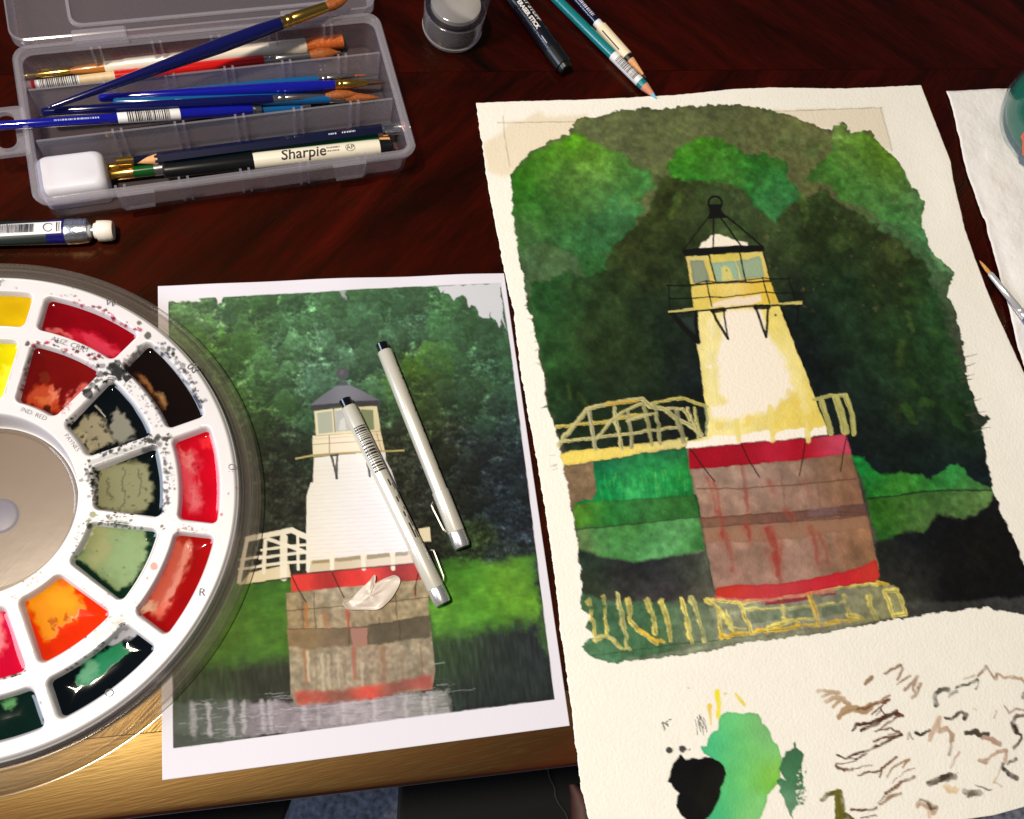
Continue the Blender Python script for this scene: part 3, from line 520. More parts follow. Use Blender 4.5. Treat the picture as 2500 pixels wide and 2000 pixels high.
    c.fill(zE([(60, 852), (65, 822), (205, 795), (235, 770), (370, 768), (395, 790), (420, 760), (570, 740), (600, 780), (640, 740), (790, 728), (820, 755), (850, 728), (920, 712), (935, 765), (700, 795), (410, 818)]), (252, 245, 234), 1, 2, 2)
    for x in (385, 595, 815): c.stroke(zE([(x - 15, 590 if x == 595 else 680), (x + 3, 800)]), 12, (236, 220, 130), .85, 2, 2)
    # lantern
    c.fill(zC([(280, 705), (975, 655), (1050, 920), (1110, 1090), (1135, 1165), (345, 1190), (335, 1050), (322, 965)]), c.mottle(c.field([(p[0], p[1], q) for p, q in zip(zC([(320, 720), (640, 700), (960, 690), (400, 1010), (560, 1000), (700, 980), (870, 975), (380, 1130), (1080, 1100)]), [(212, 196, 122), (212, 196, 92), (222, 206, 120), (226, 204, 112), (226, 198, 84), (236, 216, 140), (226, 190, 70), (224, 204, 96), (228, 196, 76)])], 28), .08, 9, 56), 1, 1.2, 1.2)
    c.fill(zC([(545, 1120), (600, 1095), (700, 1080), (850, 1065), (960, 1050), (970, 1110), (900, 1140), (500, 1165)]), (244, 228, 206), .95, 3, 3)
    c.fill(zC([(315, 740), (440, 735), (495, 935), (345, 945)]), (140, 152, 128), 1, 2, 2, .15); c.fill(zC([(505, 758), (725, 742), (775, 915), (555, 930)]), (154, 184, 158), 1, 2, 2, .1)
    c.fill(zC([(735, 748), (950, 698), (1000, 890), (790, 912)]), (154, 176, 144), 1, 2, 2, .1); c.fill(zC([(600, 800), (640, 778), (680, 815), (712, 915), (605, 922)]), (214, 206, 122), 1, 2, 2)
    c.dot(zC([(645, 825)])[0], 3, (166, 150, 60), .8)
    c.fill(zC([(392, 635), (430, 565), (470, 560), (495, 512), (560, 500), (650, 520), (690, 530), (740, 548), (840, 575), (845, 620)]), (248, 240, 224), 1, 3, 2)
    BK = (17, 18, 18)
    for pts, wd in (([(475, 355), (360, 500), (245, 655)], 10), ([(532, 355), (530, 470), (528, 615)], 13), ([(600, 355), (690, 480), (782, 605)], 13), ([(655, 340), (800, 460), (990, 625)], 13), ([(490, 690), (520, 820), (550, 935)], 12), ([(768, 660), (795, 800), (825, 930)], 12), ([(985, 665), (1048, 925)], 9),
                    ([(330, 970), (540, 945), (750, 938), (930, 938), (1050, 925)], 15), ([(330, 965), (470, 925), (560, 938), (720, 930), (980, 902), (1060, 905)], 9), ([(100, 970), (330, 968)], 12), ([(1040, 908), (1230, 905)], 10),
                    ([(120, 1088), (330, 1088), (500, 1072), (620, 1076), (840, 1050), (1010, 1030), (1100, 1038), (1270, 1035)], 10), ([(466, 925), (490, 1050), (515, 1160)], 11), ([(978, 895), (1010, 1020), (1042, 1130)], 11), ([(120, 980), (130, 1190)], 9), ([(1215, 900), (1290, 1130)], 9)):
        c.stroke(zC(pts), wd * .2666 * 1.25, BK, .95, .7, 1.0)
    c.fill(zC([(238, 660), (258, 640), (500, 618), (690, 602), (985, 600), (992, 655), (800, 664), (680, 668), (500, 690), (360, 692), (270, 700)]), BK, 1, 1, 1)
    ring = [(545 + 62 * math.cos(a), 215 + 62 * math.sin(a)) for a in np.linspace(0, 2 * math.pi, 17)]
    c.stroke(zC(ring), 5.4, BK, 1, .5, 1); c.fill(zC([(478, 225), (612, 225), (600, 270), (615, 300), (665, 345), (468, 358), (492, 300), (490, 270)]), BK, 1, .6, 1)
    c.fill(zC([(110, 1222), (115, 1202), (345, 1172), (370, 1195), (360, 1205)]), (198, 188, 116), 1, 1.5, 1.2); c.fill(zC([(340, 1192), (1130, 1126), (1345, 1112), (1340, 1140), (1130, 1158), (350, 1204)]), (206, 192, 112), 1, 1.5, 1.2)
    for pts, wd in (([(130, 1228), (370, 1205), (640, 1180), (920, 1152), (1130, 1150), (1310, 1152)], 18), ([(520, 1195), (560, 1290), (662, 1455)], 27), ([(622, 1200), (640, 1330), (660, 1450)], 17), ([(520, 1200), (630, 1190)], 42), ([(915, 1165), (960, 1300), (1008, 1440)], 24), ([(1028, 1180), (1020, 1320), (1010, 1440)], 24), ([(915, 1168), (1032, 1165)], 44), ([(160, 1235), (270, 1370), (390, 1485)], 46), ([(372, 1215), (376, 1350), (392, 1480)], 34), ([(1150, 1175), (1200, 1290), (1245, 1400)], 22), ([(1300, 1160), (1300, 1250), (1290, 1330)], 22)):
        c.stroke(zC(pts), wd * .2666, BK, .97, .6, 1)
    c.fill(zC([(235, 1270), (350, 1255), (355, 1400)]), (44, 54, 54), .9, 2, 2); c.fill(zC([(1240, 1190), (1290, 1190), (1290, 1240)]), (30, 34, 40), .9, 2, 2)
    c.dot(zC([(1098, 1240)])[0], 3.2, (70, 52, 20), .95, .5)
    # bridge and fence lifted with masking fluid
    BR = (196, 190, 134)
    c.fill(zD([(420, 1255), (520, 1235), (760, 1215), (1100, 1180), (1400, 1140), (1540, 1110), (1530, 1195), (1200, 1245), (740, 1320), (450, 1352)]), c.mottle(c.field([(1400, 1110, (238, 216, 106)), (1520, 1095, (236, 214, 110)), (1640, 1075, (220, 208, 136))], 50), .1, 6, 57), 1, 3, 1.6, .1)
    for pts, wd, col in (([(390, 1015), (700, 985), (830, 975), (960, 930), (1180, 915)], 34, (200, 184, 98)), ([(400, 1180), (480, 1080), (600, 930), (660, 860), (730, 835), (860, 815), (1000, 785), (1140, 770), (1210, 840), (1330, 860), (1420, 930), (1540, 990), (1660, 1090)], 42, BR), ([(830, 820), (940, 805), (1090, 790)], 36, (206, 172, 76)),
        ([(1230, 815), (1350, 785), (1500, 765), (1600, 800), (1710, 835)], 34, (196, 186, 104)), ([(430, 1150), (720, 1115), (1000, 1080), (1300, 1040), (1460, 1020)], 32, BR), ([(675, 870), (700, 1050), (735, 1220)], 40, (184, 180, 140)), ([(890, 850), (925, 1020), (960, 1200)], 40, BR), ([(1010, 870), (1030, 1030), (1055, 1190)], 38, (170, 168, 128)),
        ([(1150, 810), (1190, 980), (1225, 1180)], 40, (160, 158, 110)), ([(1250, 830), (1280, 1000), (1300, 1160)], 42, (160, 160, 116)), ([(1440, 890), (1470, 1020), (1500, 1150)], 50, (150, 150, 112)), ([(1540, 860), (1590, 980), (1630, 1100)], 34, BR), ([(1600, 850), (1620, 960), (1640, 1060)], 30, (190, 186, 120)), ([(1690, 840), (1710, 960), (1700, 1080)], 26, (160, 164, 120)),
        ([(740, 1110), (800, 1050), (870, 960), (980, 880), (1130, 820)], 34, BR), ([(1350, 860), (1500, 860), (1560, 960)], 30, BR), ([(1010, 960), (1150, 920), (1250, 900)], 30, BR)):
        c.stroke(zD(pts), wd * .2783 * .86, col, .95, 2.4, 1.4, tex=.34); c.stroke(zD([(x + 8, y + 3) for x, y in pts]), wd * .05, (52, 54, 40), .5, 2.5, 1.2, tex=.7)
    for pts, wd in (([(850, 545), (950, 530), (1055, 520)], 22), ([(900, 560), (930, 660), (955, 755)], 34), ([(990, 540), (1020, 640), (1045, 745)], 46), ([(1050, 525), (1085, 640), (1100, 760)], 32)):
        c.stroke(zE(pts), wd * .3942, (186, 184, 112), .95, 2, 1.4, tex=.2); c.stroke(zE([(x - 6, y + 4) for x, y in pts]), 2, (70, 78, 60), .5, 2, 1.2, tex=.7)
    for pts in ([(85, 850), (170, 970), (238, 1055)], [(400, 820), (450, 925), (515, 1028)], [(800, 800), (785, 910), (762, 1018)], [(1055, 768), (1035, 880), (1017, 992)]): c.stroke(zE(pts), 3, (30, 22, 20), .95, .5, .9)
    # trial marks at the foot of the sheet
    c.fill(zG([(755, 650), (800, 600), (840, 582), (930, 600), (1000, 625), (1080, 615), (1140, 625), (1200, 680), (1280, 790), (1330, 900), (1380, 960), (1410, 1060), (1400, 1160), (1385, 1300), (1330, 1380), (1260, 1480), (1230, 1620), (1170, 1725), (1160, 1760), (380, 1760), (480, 1700), (650, 1640), (730, 1520), (760, 1400), (760, 1150), (600, 1040), (560, 960), (620, 950), (640, 880), (690, 810), (745, 780)]),
           c.mottle(c.field([(p[0], p[1], q) for p, q in zip(zG([(800, 650), (950, 700), (1150, 680), (1250, 850), (850, 800), (1000, 850), (1300, 1000), (700, 1000), (900, 1050), (1100, 1050), (1330, 1200), (1240, 1280), (850, 1300), (1050, 1300), (900, 1550), (1100, 1600), (700, 1680)]), [(104, 204, 132), (122, 208, 122), (126, 190, 122), (124, 190, 122), (78, 196, 134), (106, 202, 114), (126, 204, 124), (72, 190, 134), (102, 200, 124), (122, 202, 112), (144, 204, 88), (116, 192, 66), (88, 196, 120), (122, 206, 112), (94, 196, 124), (132, 208, 126), (66, 182, 124)])], 26, 10), .07, 9, 58), 1, 3, 1.8, .13)
    c.fill(zG([(330, 1050), (348, 1040), (375, 1075), (400, 1100), (480, 1090), (560, 1090), (600, 1072), (680, 1085), (755, 1110), (800, 1180), (818, 1260), (800, 1340), (772, 1390), (775, 1450), (740, 1530), (700, 1600), (660, 1690), (560, 1760), (430, 1760), (350, 1680), (305, 1580), (310, 1480), (330, 1450), (280, 1400), (240, 1340), (205, 1325), (235, 1270), (245, 1210), (270, 1140), (320, 1090)]), c.mottle(c.field([(1690, 1900, (13, 13, 15)), (1720, 1930, (22, 22, 18)), (1660, 1960, (15, 15, 17))], 20), .2, 9, 59), 1, 2, 1.4)
    c.fill(zG([(1400, 1250), (1385, 1200), (1410, 1080), (1455, 1060), (1460, 1010), (1500, 1000), (1530, 985), (1525, 925), (1550, 915), (1560, 975), (1620, 1010), (1640, 1060), (1610, 1150), (1620, 1240), (1640, 1340), (1655, 1430), (1630, 1530), (1560, 1580), (1530, 1640), (1545, 1740), (1520, 1700), (1470, 1610), (1430, 1540), (1390, 1450), (1400, 1400), (1350, 1340), (1350, 1300), (1390, 1290), (1430, 1330)]), c.mottle(c.field([(p[0], p[1], q) for p, q in zip(zG([(1560, 1080), (1480, 1150), (1560, 1280), (1480, 1350), (1500, 1530)]), [(26, 96, 56), (44, 112, 72), (24, 104, 44), (58, 130, 88), (92, 146, 108)])], 22), .2, 8, 60), .96, 3.5, 1.6, .12)
    rs = random.Random(8)
    for k in range(70): c.dot(zG([(rs.uniform(1570, 1670), rs.uniform(1200, 1580))])[0], rs.uniform(1.2, 3.5), rs.choice([(58, 110, 76), (250, 243, 232)]), .8, 2)
    for p, r, col in (((232, 1000), 8.5, (40, 38, 36)), ((365, 985), 9, (56, 52, 50)), ((445, 1000), 2.5, (120, 115, 110)), ((820, 400), 3, (216, 206, 120)), ((430, 358), 2, (170, 165, 158))): c.dot(zG([p])[0], r, col, .95, 2)
    c.stroke(zG([(340, 965), (410, 990)]), 5, (70, 66, 62), .8)
    for pts, wd, col, tp in (([(735, 385), (745, 500), (745, 640)], 16, (242, 228, 60), (.9, .6)), ([(655, 525), (655, 620), (668, 735)], 9, (236, 206, 84), (1.2, .3)), ([(925, 405), (970, 455), (1015, 515)], 11, (236, 218, 84), (.6, 1))): c.stroke(zG(pts), wd, col, .95, 2, 1.8, tp, .12)
    for x0, y0, x1, y1 in ((500, 680, 525, 840), (520, 690, 560, 800), (545, 625, 590, 840), (560, 640, 600, 780), (595, 660, 622, 810), (530, 650, 555, 760), (150, 720, 215, 690), (210, 690, 250, 668), (160, 700, 220, 745), (165, 740, 180, 795), (200, 710, 215, 735), (155, 715, 190, 780)): c.stroke(zG([(x0, y0), ((x0 + x1) / 2 + 5, (y0 + y1) / 2), (x1, y1)]), 2.6, (120, 124, 118), .8, 1.2, 1, tex=.5)
    BN, BD, KD, PL, GY = (112, 74, 58), (84, 52, 38), (54, 46, 36), (196, 172, 148), (120, 112, 98)
    M = [([(170, 505), (260, 500), (380, 515)], 40, PL), ([(210, 560), (330, 510), (380, 520)], 28, PL), ([(245, 600), (330, 560), (420, 570)], 38, PL), ([(320, 650), (400, 580), (480, 620)], 36, (190, 164, 136)), ([(390, 740), (480, 660), (600, 690), (680, 650)], 62, (182, 152, 118)), ([(560, 680), (650, 655), (760, 620), (850, 590)], 26, (128, 92, 66)), ([(690, 640), (780, 590), (860, 545)], 14, (150, 118, 92)), ([(700, 715), (790, 650), (860, 580)], 16, BN), ([(740, 730), (800, 680)], 10, BN), ([(780, 650), (825, 735)], 12, BN),
         ([(515, 875), (545, 830), (640, 815), (740, 780), (850, 740), (930, 695)], 34, BD), ([(600, 880), (680, 840), (800, 770), (890, 720), (985, 730)], 34, BD), ([(730, 885), (830, 820), (920, 760), (985, 730)], 20, BN), ([(720, 885), (800, 870), (870, 860), (965, 885)], 18, (124, 90, 64)), ([(850, 920), (960, 880)], 9, BN), ([(725, 985), (790, 955), (880, 940), (975, 915)], 26, BN), ([(370, 1120), (430, 1140), (520, 1110), (640, 1080), (800, 1010), (975, 920)], 24, BD), ([(430, 1135), (540, 1150), (640, 1100)], 9, BN), ([(640, 1110), (540, 1165), (420, 1195), (345, 1205), (350, 1235), (430, 1265)], 13, BN), ([(345, 1225), (430, 1260), (500, 1255)], 22, (104, 70, 62)), ([(500, 1255), (600, 1230), (690, 1205)], 8, BN),
         ([(570, 1305), (680, 1275), (770, 1265), (860, 1190), (930, 1135)], 20, (128, 96, 72)), ([(775, 1330), (800, 1260), (870, 1180)], 18, (128, 96, 72)), ([(835, 1310), (930, 1210), (1050, 1150)], 16, (166, 136, 108)), ([(990, 1230), (1045, 1160)], 22, (166, 136, 108)), ([(900, 1365), (1000, 1270), (1100, 1230)], 7, (150, 120, 96)), ([(830, 1480), (940, 1390), (1095, 1315)], 28, (138, 108, 88)), ([(740, 1580), (850, 1490), (960, 1400)], 9, (120, 90, 70)), ([(770, 1590), (880, 1510), (970, 1475)], 26, (160, 132, 106)), ([(500, 1635), (620, 1635), (740, 1620)], 24, (112, 84, 76)), ([(600, 1720), (740, 1690)], 12, (110, 80, 90)),
         ([(820, 330), (900, 275), (980, 260), (980, 300), (935, 390)], 24, (158, 134, 112)), ([(940, 435), (1000, 385), (1060, 350)], 18, (172, 148, 124)), ([(1010, 500), (1080, 420), (1120, 370), (1100, 450)], 32, (178, 152, 134)), ([(1075, 570), (1130, 520), (1160, 430)], 32, (164, 138, 118)), ([(1090, 470), (1110, 550)], 26, (170, 142, 122)), ([(635, 435), (670, 400), (700, 375)], 34, (158, 130, 104)),
         ([(1410, 490), (1350, 480), (1300, 520), (1290, 570), (1310, 625)], 44, KD), ([(1350, 490), (1420, 500)], 36, (100, 100, 88)), ([(1430, 545), (1500, 510)], 32, (136, 130, 116)), ([(1495, 475), (1560, 450), (1620, 425), (1700, 385)], 26, KD), ([(1710, 390), (1690, 475)], 18, (84, 78, 66)), ([(1570, 385), (1680, 345)], 16, (206, 188, 166)), ([(1715, 350), (1750, 320), (1790, 270), (1830, 340), (1870, 385), (1900, 340)], 22, (166, 142, 122)), ([(1910, 335), (1960, 370), (2020, 360), (2120, 375), (2156, 420)], 28, (196, 172, 148)), ([(2145, 510), (2156, 560)], 50, (84, 62, 62)),
         ([(1405, 765), (1470, 770), (1540, 710), (1600, 720), (1580, 770)], 30, (88, 82, 72)), ([(1110, 890), (1160, 920), (1250, 880)], 28, (66, 60, 48)), ([(1045, 960), (1050, 890), (1100, 950)], 14, (186, 178, 162)), ([(1250, 970), (1290, 870), (1345, 760), (1330, 880)], 46, (214, 188, 166)), ([(1340, 890), (1420, 860), (1470, 920), (1465, 970)], 40, (188, 158, 132)), ([(1465, 930), (1440, 1030), (1430, 1115)], 26, (176, 158, 142)), ([(1445, 1230), (1480, 1160), (1525, 1090)], 20, (196, 168, 150)), ([(1590, 905), (1650, 900), (1690, 880), (1730, 910), (1800, 910)], 40, (78, 72, 60)), ([(1770, 940), (1850, 970), (1915, 1010)], 46, (190, 160, 144)), ([(1965, 640), (2005, 715), (2080, 670), (2150, 690)], 18, (184, 164, 148)), ([(1660, 655), (1700, 680)], 8, (200, 190, 176)), ([(1890, 690), (1870, 760)], 10, (196, 186, 172)), ([(2156, 740), (2080, 730), (2030, 790), (2060, 880)], 34, (104, 86, 78)), ([(2060, 820), (2080, 890)], 44, (52, 42, 34)), ([(2080, 890), (2130, 930), (2100, 1000), (2050, 1045)], 22, (74, 62, 56)), ([(1720, 1170), (1800, 1150), (1900, 1080), (1985, 1075), (1970, 1160)], 34, (196, 166, 148)), ([(1720, 1165), (1780, 1180)], 40, (196, 166, 148)), ([(1990, 1190), (2075, 1140)], 26, (96, 84, 72)), ([(1950, 1190), (1940, 1230), (2000, 1290), (2080, 1340)], 40, (66, 52, 44)), ([(1920, 1240), (1860, 1370)], 18, (214, 194, 166)), ([(1870, 1370), (1940, 1420)], 13, (212, 194, 166)),
         ([(1240, 1380), (1340, 1340), (1470, 1320)], 62, (74, 60, 48)), ([(1260, 1385), (1320, 1370)], 40, (120, 108, 94)), ([(1470, 1310), (1515, 1275)], 6, (120, 108, 94)), ([(1400, 1400), (1450, 1450), (1490, 1450)], 60, (234, 212, 178)), ([(1570, 1460), (1640, 1480), (1720, 1470)], 54, (120, 114, 98)), ([(1620, 1510), (1640, 1480)], 30, (116, 110, 94)), ([(1690, 1395), (1840, 1445)], 12, (96, 90, 80)), ([(1140, 1600), (1160, 1560), (1230, 1590), (1290, 1640)], 70, (200, 178, 156)), ([(1150, 1530), (1220, 1550), (1270, 1620), (1310, 1610)], 26, (106, 88, 74)), ([(1240, 1640), (1250, 1700)], 40, (232, 212, 192)),
         ([(210, 1540), (270, 1480), (380, 1460)], 46, (98, 96, 44)), ([(375, 1465), (390, 1600), (385, 1800)], 82, (108, 104, 38)), ([(440, 1690), (500, 1740)], 60, (98, 92, 40))]
    for pts, wd, col in M:
        c.stroke(zH(pts), wd * .2551 * 1.3, col, .93, 3.4, 2.0, (.7, .95), .42); c.stroke(zH([(x + 3, y + wd * .22) for x, y in pts]), wd * .05, tuple(int(q * .75) for q in col), .35, 2.6, 1.5, tex=.4)
    m = mat('watercolour_paper', rough=.9, spec=.12, attr='col', bump=.55, bscale=520)
    o = sheet('painting', c, m, None, .86)
    sm = o.modifiers.new('thickness', 'SOLIDIFY'); sm.thickness = .0006; sm.offset = -1
    return tag(o, 'unfinished watercolour of a yellow and white lighthouse on deckle edged cream paper', 'painting')
build_painting()
# ------------------------------------------------------------------ the printed photograph
def build_print():
    h, w = 540, 420; W_, H_ = .2159, .2794
    cor = [U(386, 700), U(1230, 670), U(1390, 1772), U(397, 1905)]
    u = np.linspace(0, 1, w)[None, :, None]; v = np.linspace(0, 1, h)[:, None, None]
    Q = ((1 - u) * cor[0] + u * cor[1]) * (1 - v) + ((1 - u) * cor[3] + u * cor[2]) * v
    uu, vv = u[..., 0], v[..., 0]
    Q[..., 1] += (1 - vv) ** 6 * .0011 * (sstep(.18, .45, uu) - uu * .9)          # the wavy top edge
    Q[..., 2] = .0006 + .0009 * (np.sin(uu * 9) ** 2) * np.exp(-vv / .06) + .0004 * np.sin(uu * 5 + vv * 3) ** 2
    c = Canvas(Q, (226, 224, 238), 71)
    a, b, cc, d = (411, 733), (1222, 691), (1354, 1708), (423, 1828)
    pic = [a, (600, 722), (750, 715), (900, 705), b, (1245, 840), (1290, 1190), cc, (1000, 1752), (700, 1792), d, (418, 1300)]
    blank = c.c.copy()
    T = [(440, 790, (112, 148, 84)), (520, 760, (96, 136, 84)), (600, 780, (72, 116, 52)), (500, 860, (82, 132, 36)), (600, 900, (76, 124, 60)), (700, 760, (72, 124, 70)), (700, 880, (88, 134, 84)), (800, 740, (66, 120, 62)), (800, 820, (92, 142, 96)), (800, 920, (96, 142, 106)), (900, 760, (72, 126, 74)), (900, 860, (84, 132, 92)), (1000, 780, (60, 104, 66)), (1100, 760, (66, 124, 62)), (1180, 830, (56, 104, 62)), (1000, 860, (72, 116, 78)), (1100, 880, (56, 100, 58)), (1220, 900, (46, 88, 58)), (520, 1000, (66, 112, 28)), (620, 1000, (62, 100, 44)), (720, 980, (58, 96, 54)), (800, 1000, (66, 108, 74)), (930, 960, (62, 98, 58)), (1010, 900, (82, 128, 24)), (1040, 960, (52, 78, 28)), (1150, 980, (44, 74, 44)), (1240, 1020, (38, 62, 54)), (560, 1080, (46, 74, 22)), (640, 1100, (34, 44, 24)), (700, 1080, (34, 48, 28)), (960, 1080, (40, 48, 24)), (1060, 1090, (34, 40, 22)), (1150, 1120, (30, 42, 40)), (1250, 1150, (24, 32, 42)), (600, 1200, (36, 44, 20)), (680, 1250, (28, 34, 18)), (980, 1200, (28, 34, 18)), (1100, 1220, (22, 28, 20)), (1230, 1230, (24, 40, 44)), (1280, 1300, (22, 30, 38)), (640, 1330, (28, 34, 18)), (1120, 1340, (40, 62, 22)), (1060, 1300, (24, 28, 16)), (1250, 1380, (30, 44, 36))]
    trees = c.mottle(c.field([(x, y, (int(r * .72 + 12), int(g * .74 + 12), int(b * .78 + 14))) for x, y, (r, g, b) in T], 34, 40), .40, 18, 72, 5)
    b1, b2, b3 = blobs(h, w, 2, 2, 73), blobs(h, w, 3, 5, 74), blobs(h, w, 7, 9, 75)
    trees = trees * np.exp(.20 * b1 + .20 * b2 + .22 * b3 - .06)[..., None]
    trees = trees + lin((96, 140, 70)) * (.16 * np.clip(b2 * .6 + b3 * .6 - .9, 0, 1.5) * np.clip(1.9 - (c.Y - 700) / 260, 0, 1))[..., None]
    c.fill(pic, trees, 1, .4, 1.2)
    rs = random.Random(17); crowns = []
    for k in range(230):
        y = 705 + 560 * rs.random() ** 1.15; x = rs.uniform(400, 1320)
        if y > 1130 and 560 < x < 1100: continue
        crowns.append((y, x, rs.uniform(16, 46) * (1.15 - (y - 700) / 1300)))
    for y, x, r in sorted(crowns):
        near = sorted((((x - a_) ** 2 + (y - b_) ** 2), q) for a_, b_, q in T)[:2]; k = rs.uniform(.62, 1.12)
        col = tuple(int((near[0][1][i] * .65 + near[1][1][i] * .35) * k * (.74, .78, .80)[i] + 8) for i in range(3)); tall = rs.uniform(.8, 1.7)
        c.crown(x, y, r * .8, r * tall * .8, col, 1.45, .32, .85, 8)
    c.c = c.c * np.exp(.13 * b1 + .14 * b2)[..., None]; hz = (.20 * np.clip(1 - (c.Y - 690) / 420, 0, 1))[..., None]; c.c = c.c * (1 - hz) + lin((96, 128, 100)) * hz
    sky = c.field([(1150, 720, (206, 208, 216)), (1220, 760, (200, 206, 216))], 60)
    c.fill(zP3([(730, 250), (1000, 238), (1385, 222), (1410, 470), (1440, 690), (1405, 600), (1380, 690), (1330, 610), (1290, 590), (1285, 530), (1270, 600), (1200, 600), (1160, 560), (1130, 470), (1095, 460), (1070, 480), (1030, 380), (970, 350), (900, 390), (840, 340), (800, 330), (790, 290), (770, 320), (745, 280)]), sky, 1, 3, 2)
    c.fill(zP1([(90, 220), (100, 130), (560, 165), (520, 195), (490, 240), (455, 255), (440, 190), (400, 180), (330, 200), (325, 240), (240, 235), (180, 240), (130, 235), (95, 240)]), (224, 222, 226), 1, 3.5, 2)
    c.fill(zP1([(1360, 150), (1440, 145), (1420, 215), (1400, 200)]), (186, 196, 196), .6, 5, 5)
    for x, y, r, col in ((1020, 905, 26, (96, 142, 18)), (1000, 880, 16, (92, 146, 30)), (1090, 870, 22, (82, 136, 50)), (560, 760, 18, (66, 108, 92)), (1190, 930, 26, (70, 122, 72)), (600, 840, 40, (84, 140, 40)), (560, 960, 30, (88, 134, 20)), (1150, 800, 30, (52, 96, 52)), (960, 760, 34, (52, 92, 62)), (700, 1000, 24, (66, 116, 50)), (1230, 950, 20, (70, 124, 80))): c.dot((x, y), r, tuple(int(q * .85) for q in col), .22, 16)
    # meadow and water
    mead = c.mottle(c.field([(540, 1450, (57, 97, 25)), (640, 1430, (48, 89, 25)), (560, 1540, (64, 97, 27)), (680, 1540, (57, 94, 25)), (600, 1620, (46, 76, 28)), (1100, 1400, (44, 92, 24)), (1150, 1450, (66, 122, 36)), (1250, 1440, (88, 131, 30)), (1080, 1500, (79, 132, 37)), (1200, 1500, (68, 126, 30)), (1290, 1400, (50, 98, 36)), (1290, 1480, (82, 131, 37)), (1100, 1550, (63, 109, 41)), (1220, 1560, (44, 80, 36))], 44, 14), .3, 9, 74) * 1.4 * np.exp(.05 * blobs(h, w, 2, 6, 77))[..., None]
    c.fill([(500, 1420), (610, 1412), (720, 1415), (720, 1640), (560, 1640), (424, 1650), (420, 1480)], mead, 1, 8, 16)
    c.fill([(1060, 1375), (1120, 1372), (1200, 1378), (1300, 1362), (1340, 1600), (1240, 1580), (1060, 1600), (1040, 1440)], mead, 1, 8, 16)
    wat = c.mottle(c.field([(500, 1680, (46, 58, 30)), (640, 1680, (44, 46, 36)), (500, 1760, (64, 74, 66)), (1100, 1600, (50, 70, 46)), (1200, 1600, (38, 46, 42)), (1300, 1560, (34, 40, 44)), (1150, 1700, (36, 44, 44)), (1300, 1680, (38, 46, 48)), (1240, 1640, (34, 42, 42))], 50, 8), .16, 10, 75) * np.exp(.16 * blobs(h, w, 9, 2, 78))[..., None]
    c.fill([(424, 1630), (560, 1625), (720, 1615), (760, 1800), d], wat, 1, 8, 26)
    c.fill([(1030, 1560), (1150, 1545), (1240, 1530), (1327, 1505), cc, (1060, 1745), (1040, 1640)], wat, 1, 10, 30)
    c.stroke([(1060, 1622), (1085, 1618)], 2.5, (150, 160, 160), .7); c.stroke([(1095, 1690), (1160, 1682)], 2, (120, 136, 130), .6)
    c.fill([(424, 1712), (720, 1715), (1095, 1688), (1098, 1742), (900, 1768), (700, 1792), d], c.mottle(c.field([(500, 1770, (92, 98, 92)), (700, 1750, (150, 140, 150)), (900, 1730, (176, 168, 176)), (1060, 1710, (150, 150, 150)), (440, 1740, (80, 90, 80))], 60), .2, 7, 76), .85, 6, 7)
    rs = random.Random(2)
    for x, wd, a in ((470, 13, .5), (508, 10, .7), (562, 12, .6), (592, 10, .7), (640, 11, .6), (660, 9, .6), (740, 12, .6), (775, 8, .5), (835, 8, .6), (912, 9, .8), (988, 8, .6), (1035, 12, .8), (1052, 9, .6)):
        c.stroke([(x, 1718 - (x - 470) * .03), (x + 4, 1800 - (x - 470) * .1)], wd, (196, 190, 198), a * .8, 4, 4.5)
    for k in range(330):
        x = rs.uniform(430, 1090); y = rs.uniform(1715, 1815) - (x - 430) * .09
        if y > 1828 - (x - 423) * .129 - 4: continue
        c.stroke([(x, y), (x + rs.uniform(14, 50), y - 3)], rs.uniform(1.5, 3.5), rs.choice([(70, 78, 76), (96, 100, 98), (196, 194, 204)]), rs.uniform(.2, .6), 2.5, 1.5, (.6, .3))
    c.fill([(430, 1790), (500, 1795), (560, 1806), (424, 1826)], (60, 68, 62), .75, 6, 5)
    c.keep_inside(pic, blank, .4, 1.0)
    # railing of the gangway
    WH = (236, 230, 214)
    c.fill(zP2([(130, 560), (370, 510), (390, 590), (130, 625), (60, 640)]), (222, 210, 178), 1, 1, 1.5)
    for pts, wd in (([(110, 350), (240, 325), (390, 295), (500, 345)], 34), ([(500, 350), (500, 570)], 30), ([(240, 350), (390, 400), (500, 440)], 22), ([(340, 340), (340, 590)], 46), ([(225, 360), (215, 560)], 24), ([(200, 420), (330, 400), (490, 385)], 16), ([(190, 470), (330, 450), (490, 430)], 18), ([(190, 520), (330, 500), (490, 490)], 18), ([(430, 330), (430, 540)], 18), ([(110, 350), (60, 620)], 26), ([(60, 480), (200, 460)], 16), ([(60, 540), (200, 520)], 16)):
        c.stroke(zP2(pts), wd * .3896, WH, .95, .7, 1.3)
    c.stroke(zP2([(150, 630), (390, 590)]), 4, (40, 46, 20), .8)
    c.fill(zP2([(1185, 285), (1255, 275), (1262, 365), (1200, 365)]), (232, 222, 196), 1, .6, 1.3)
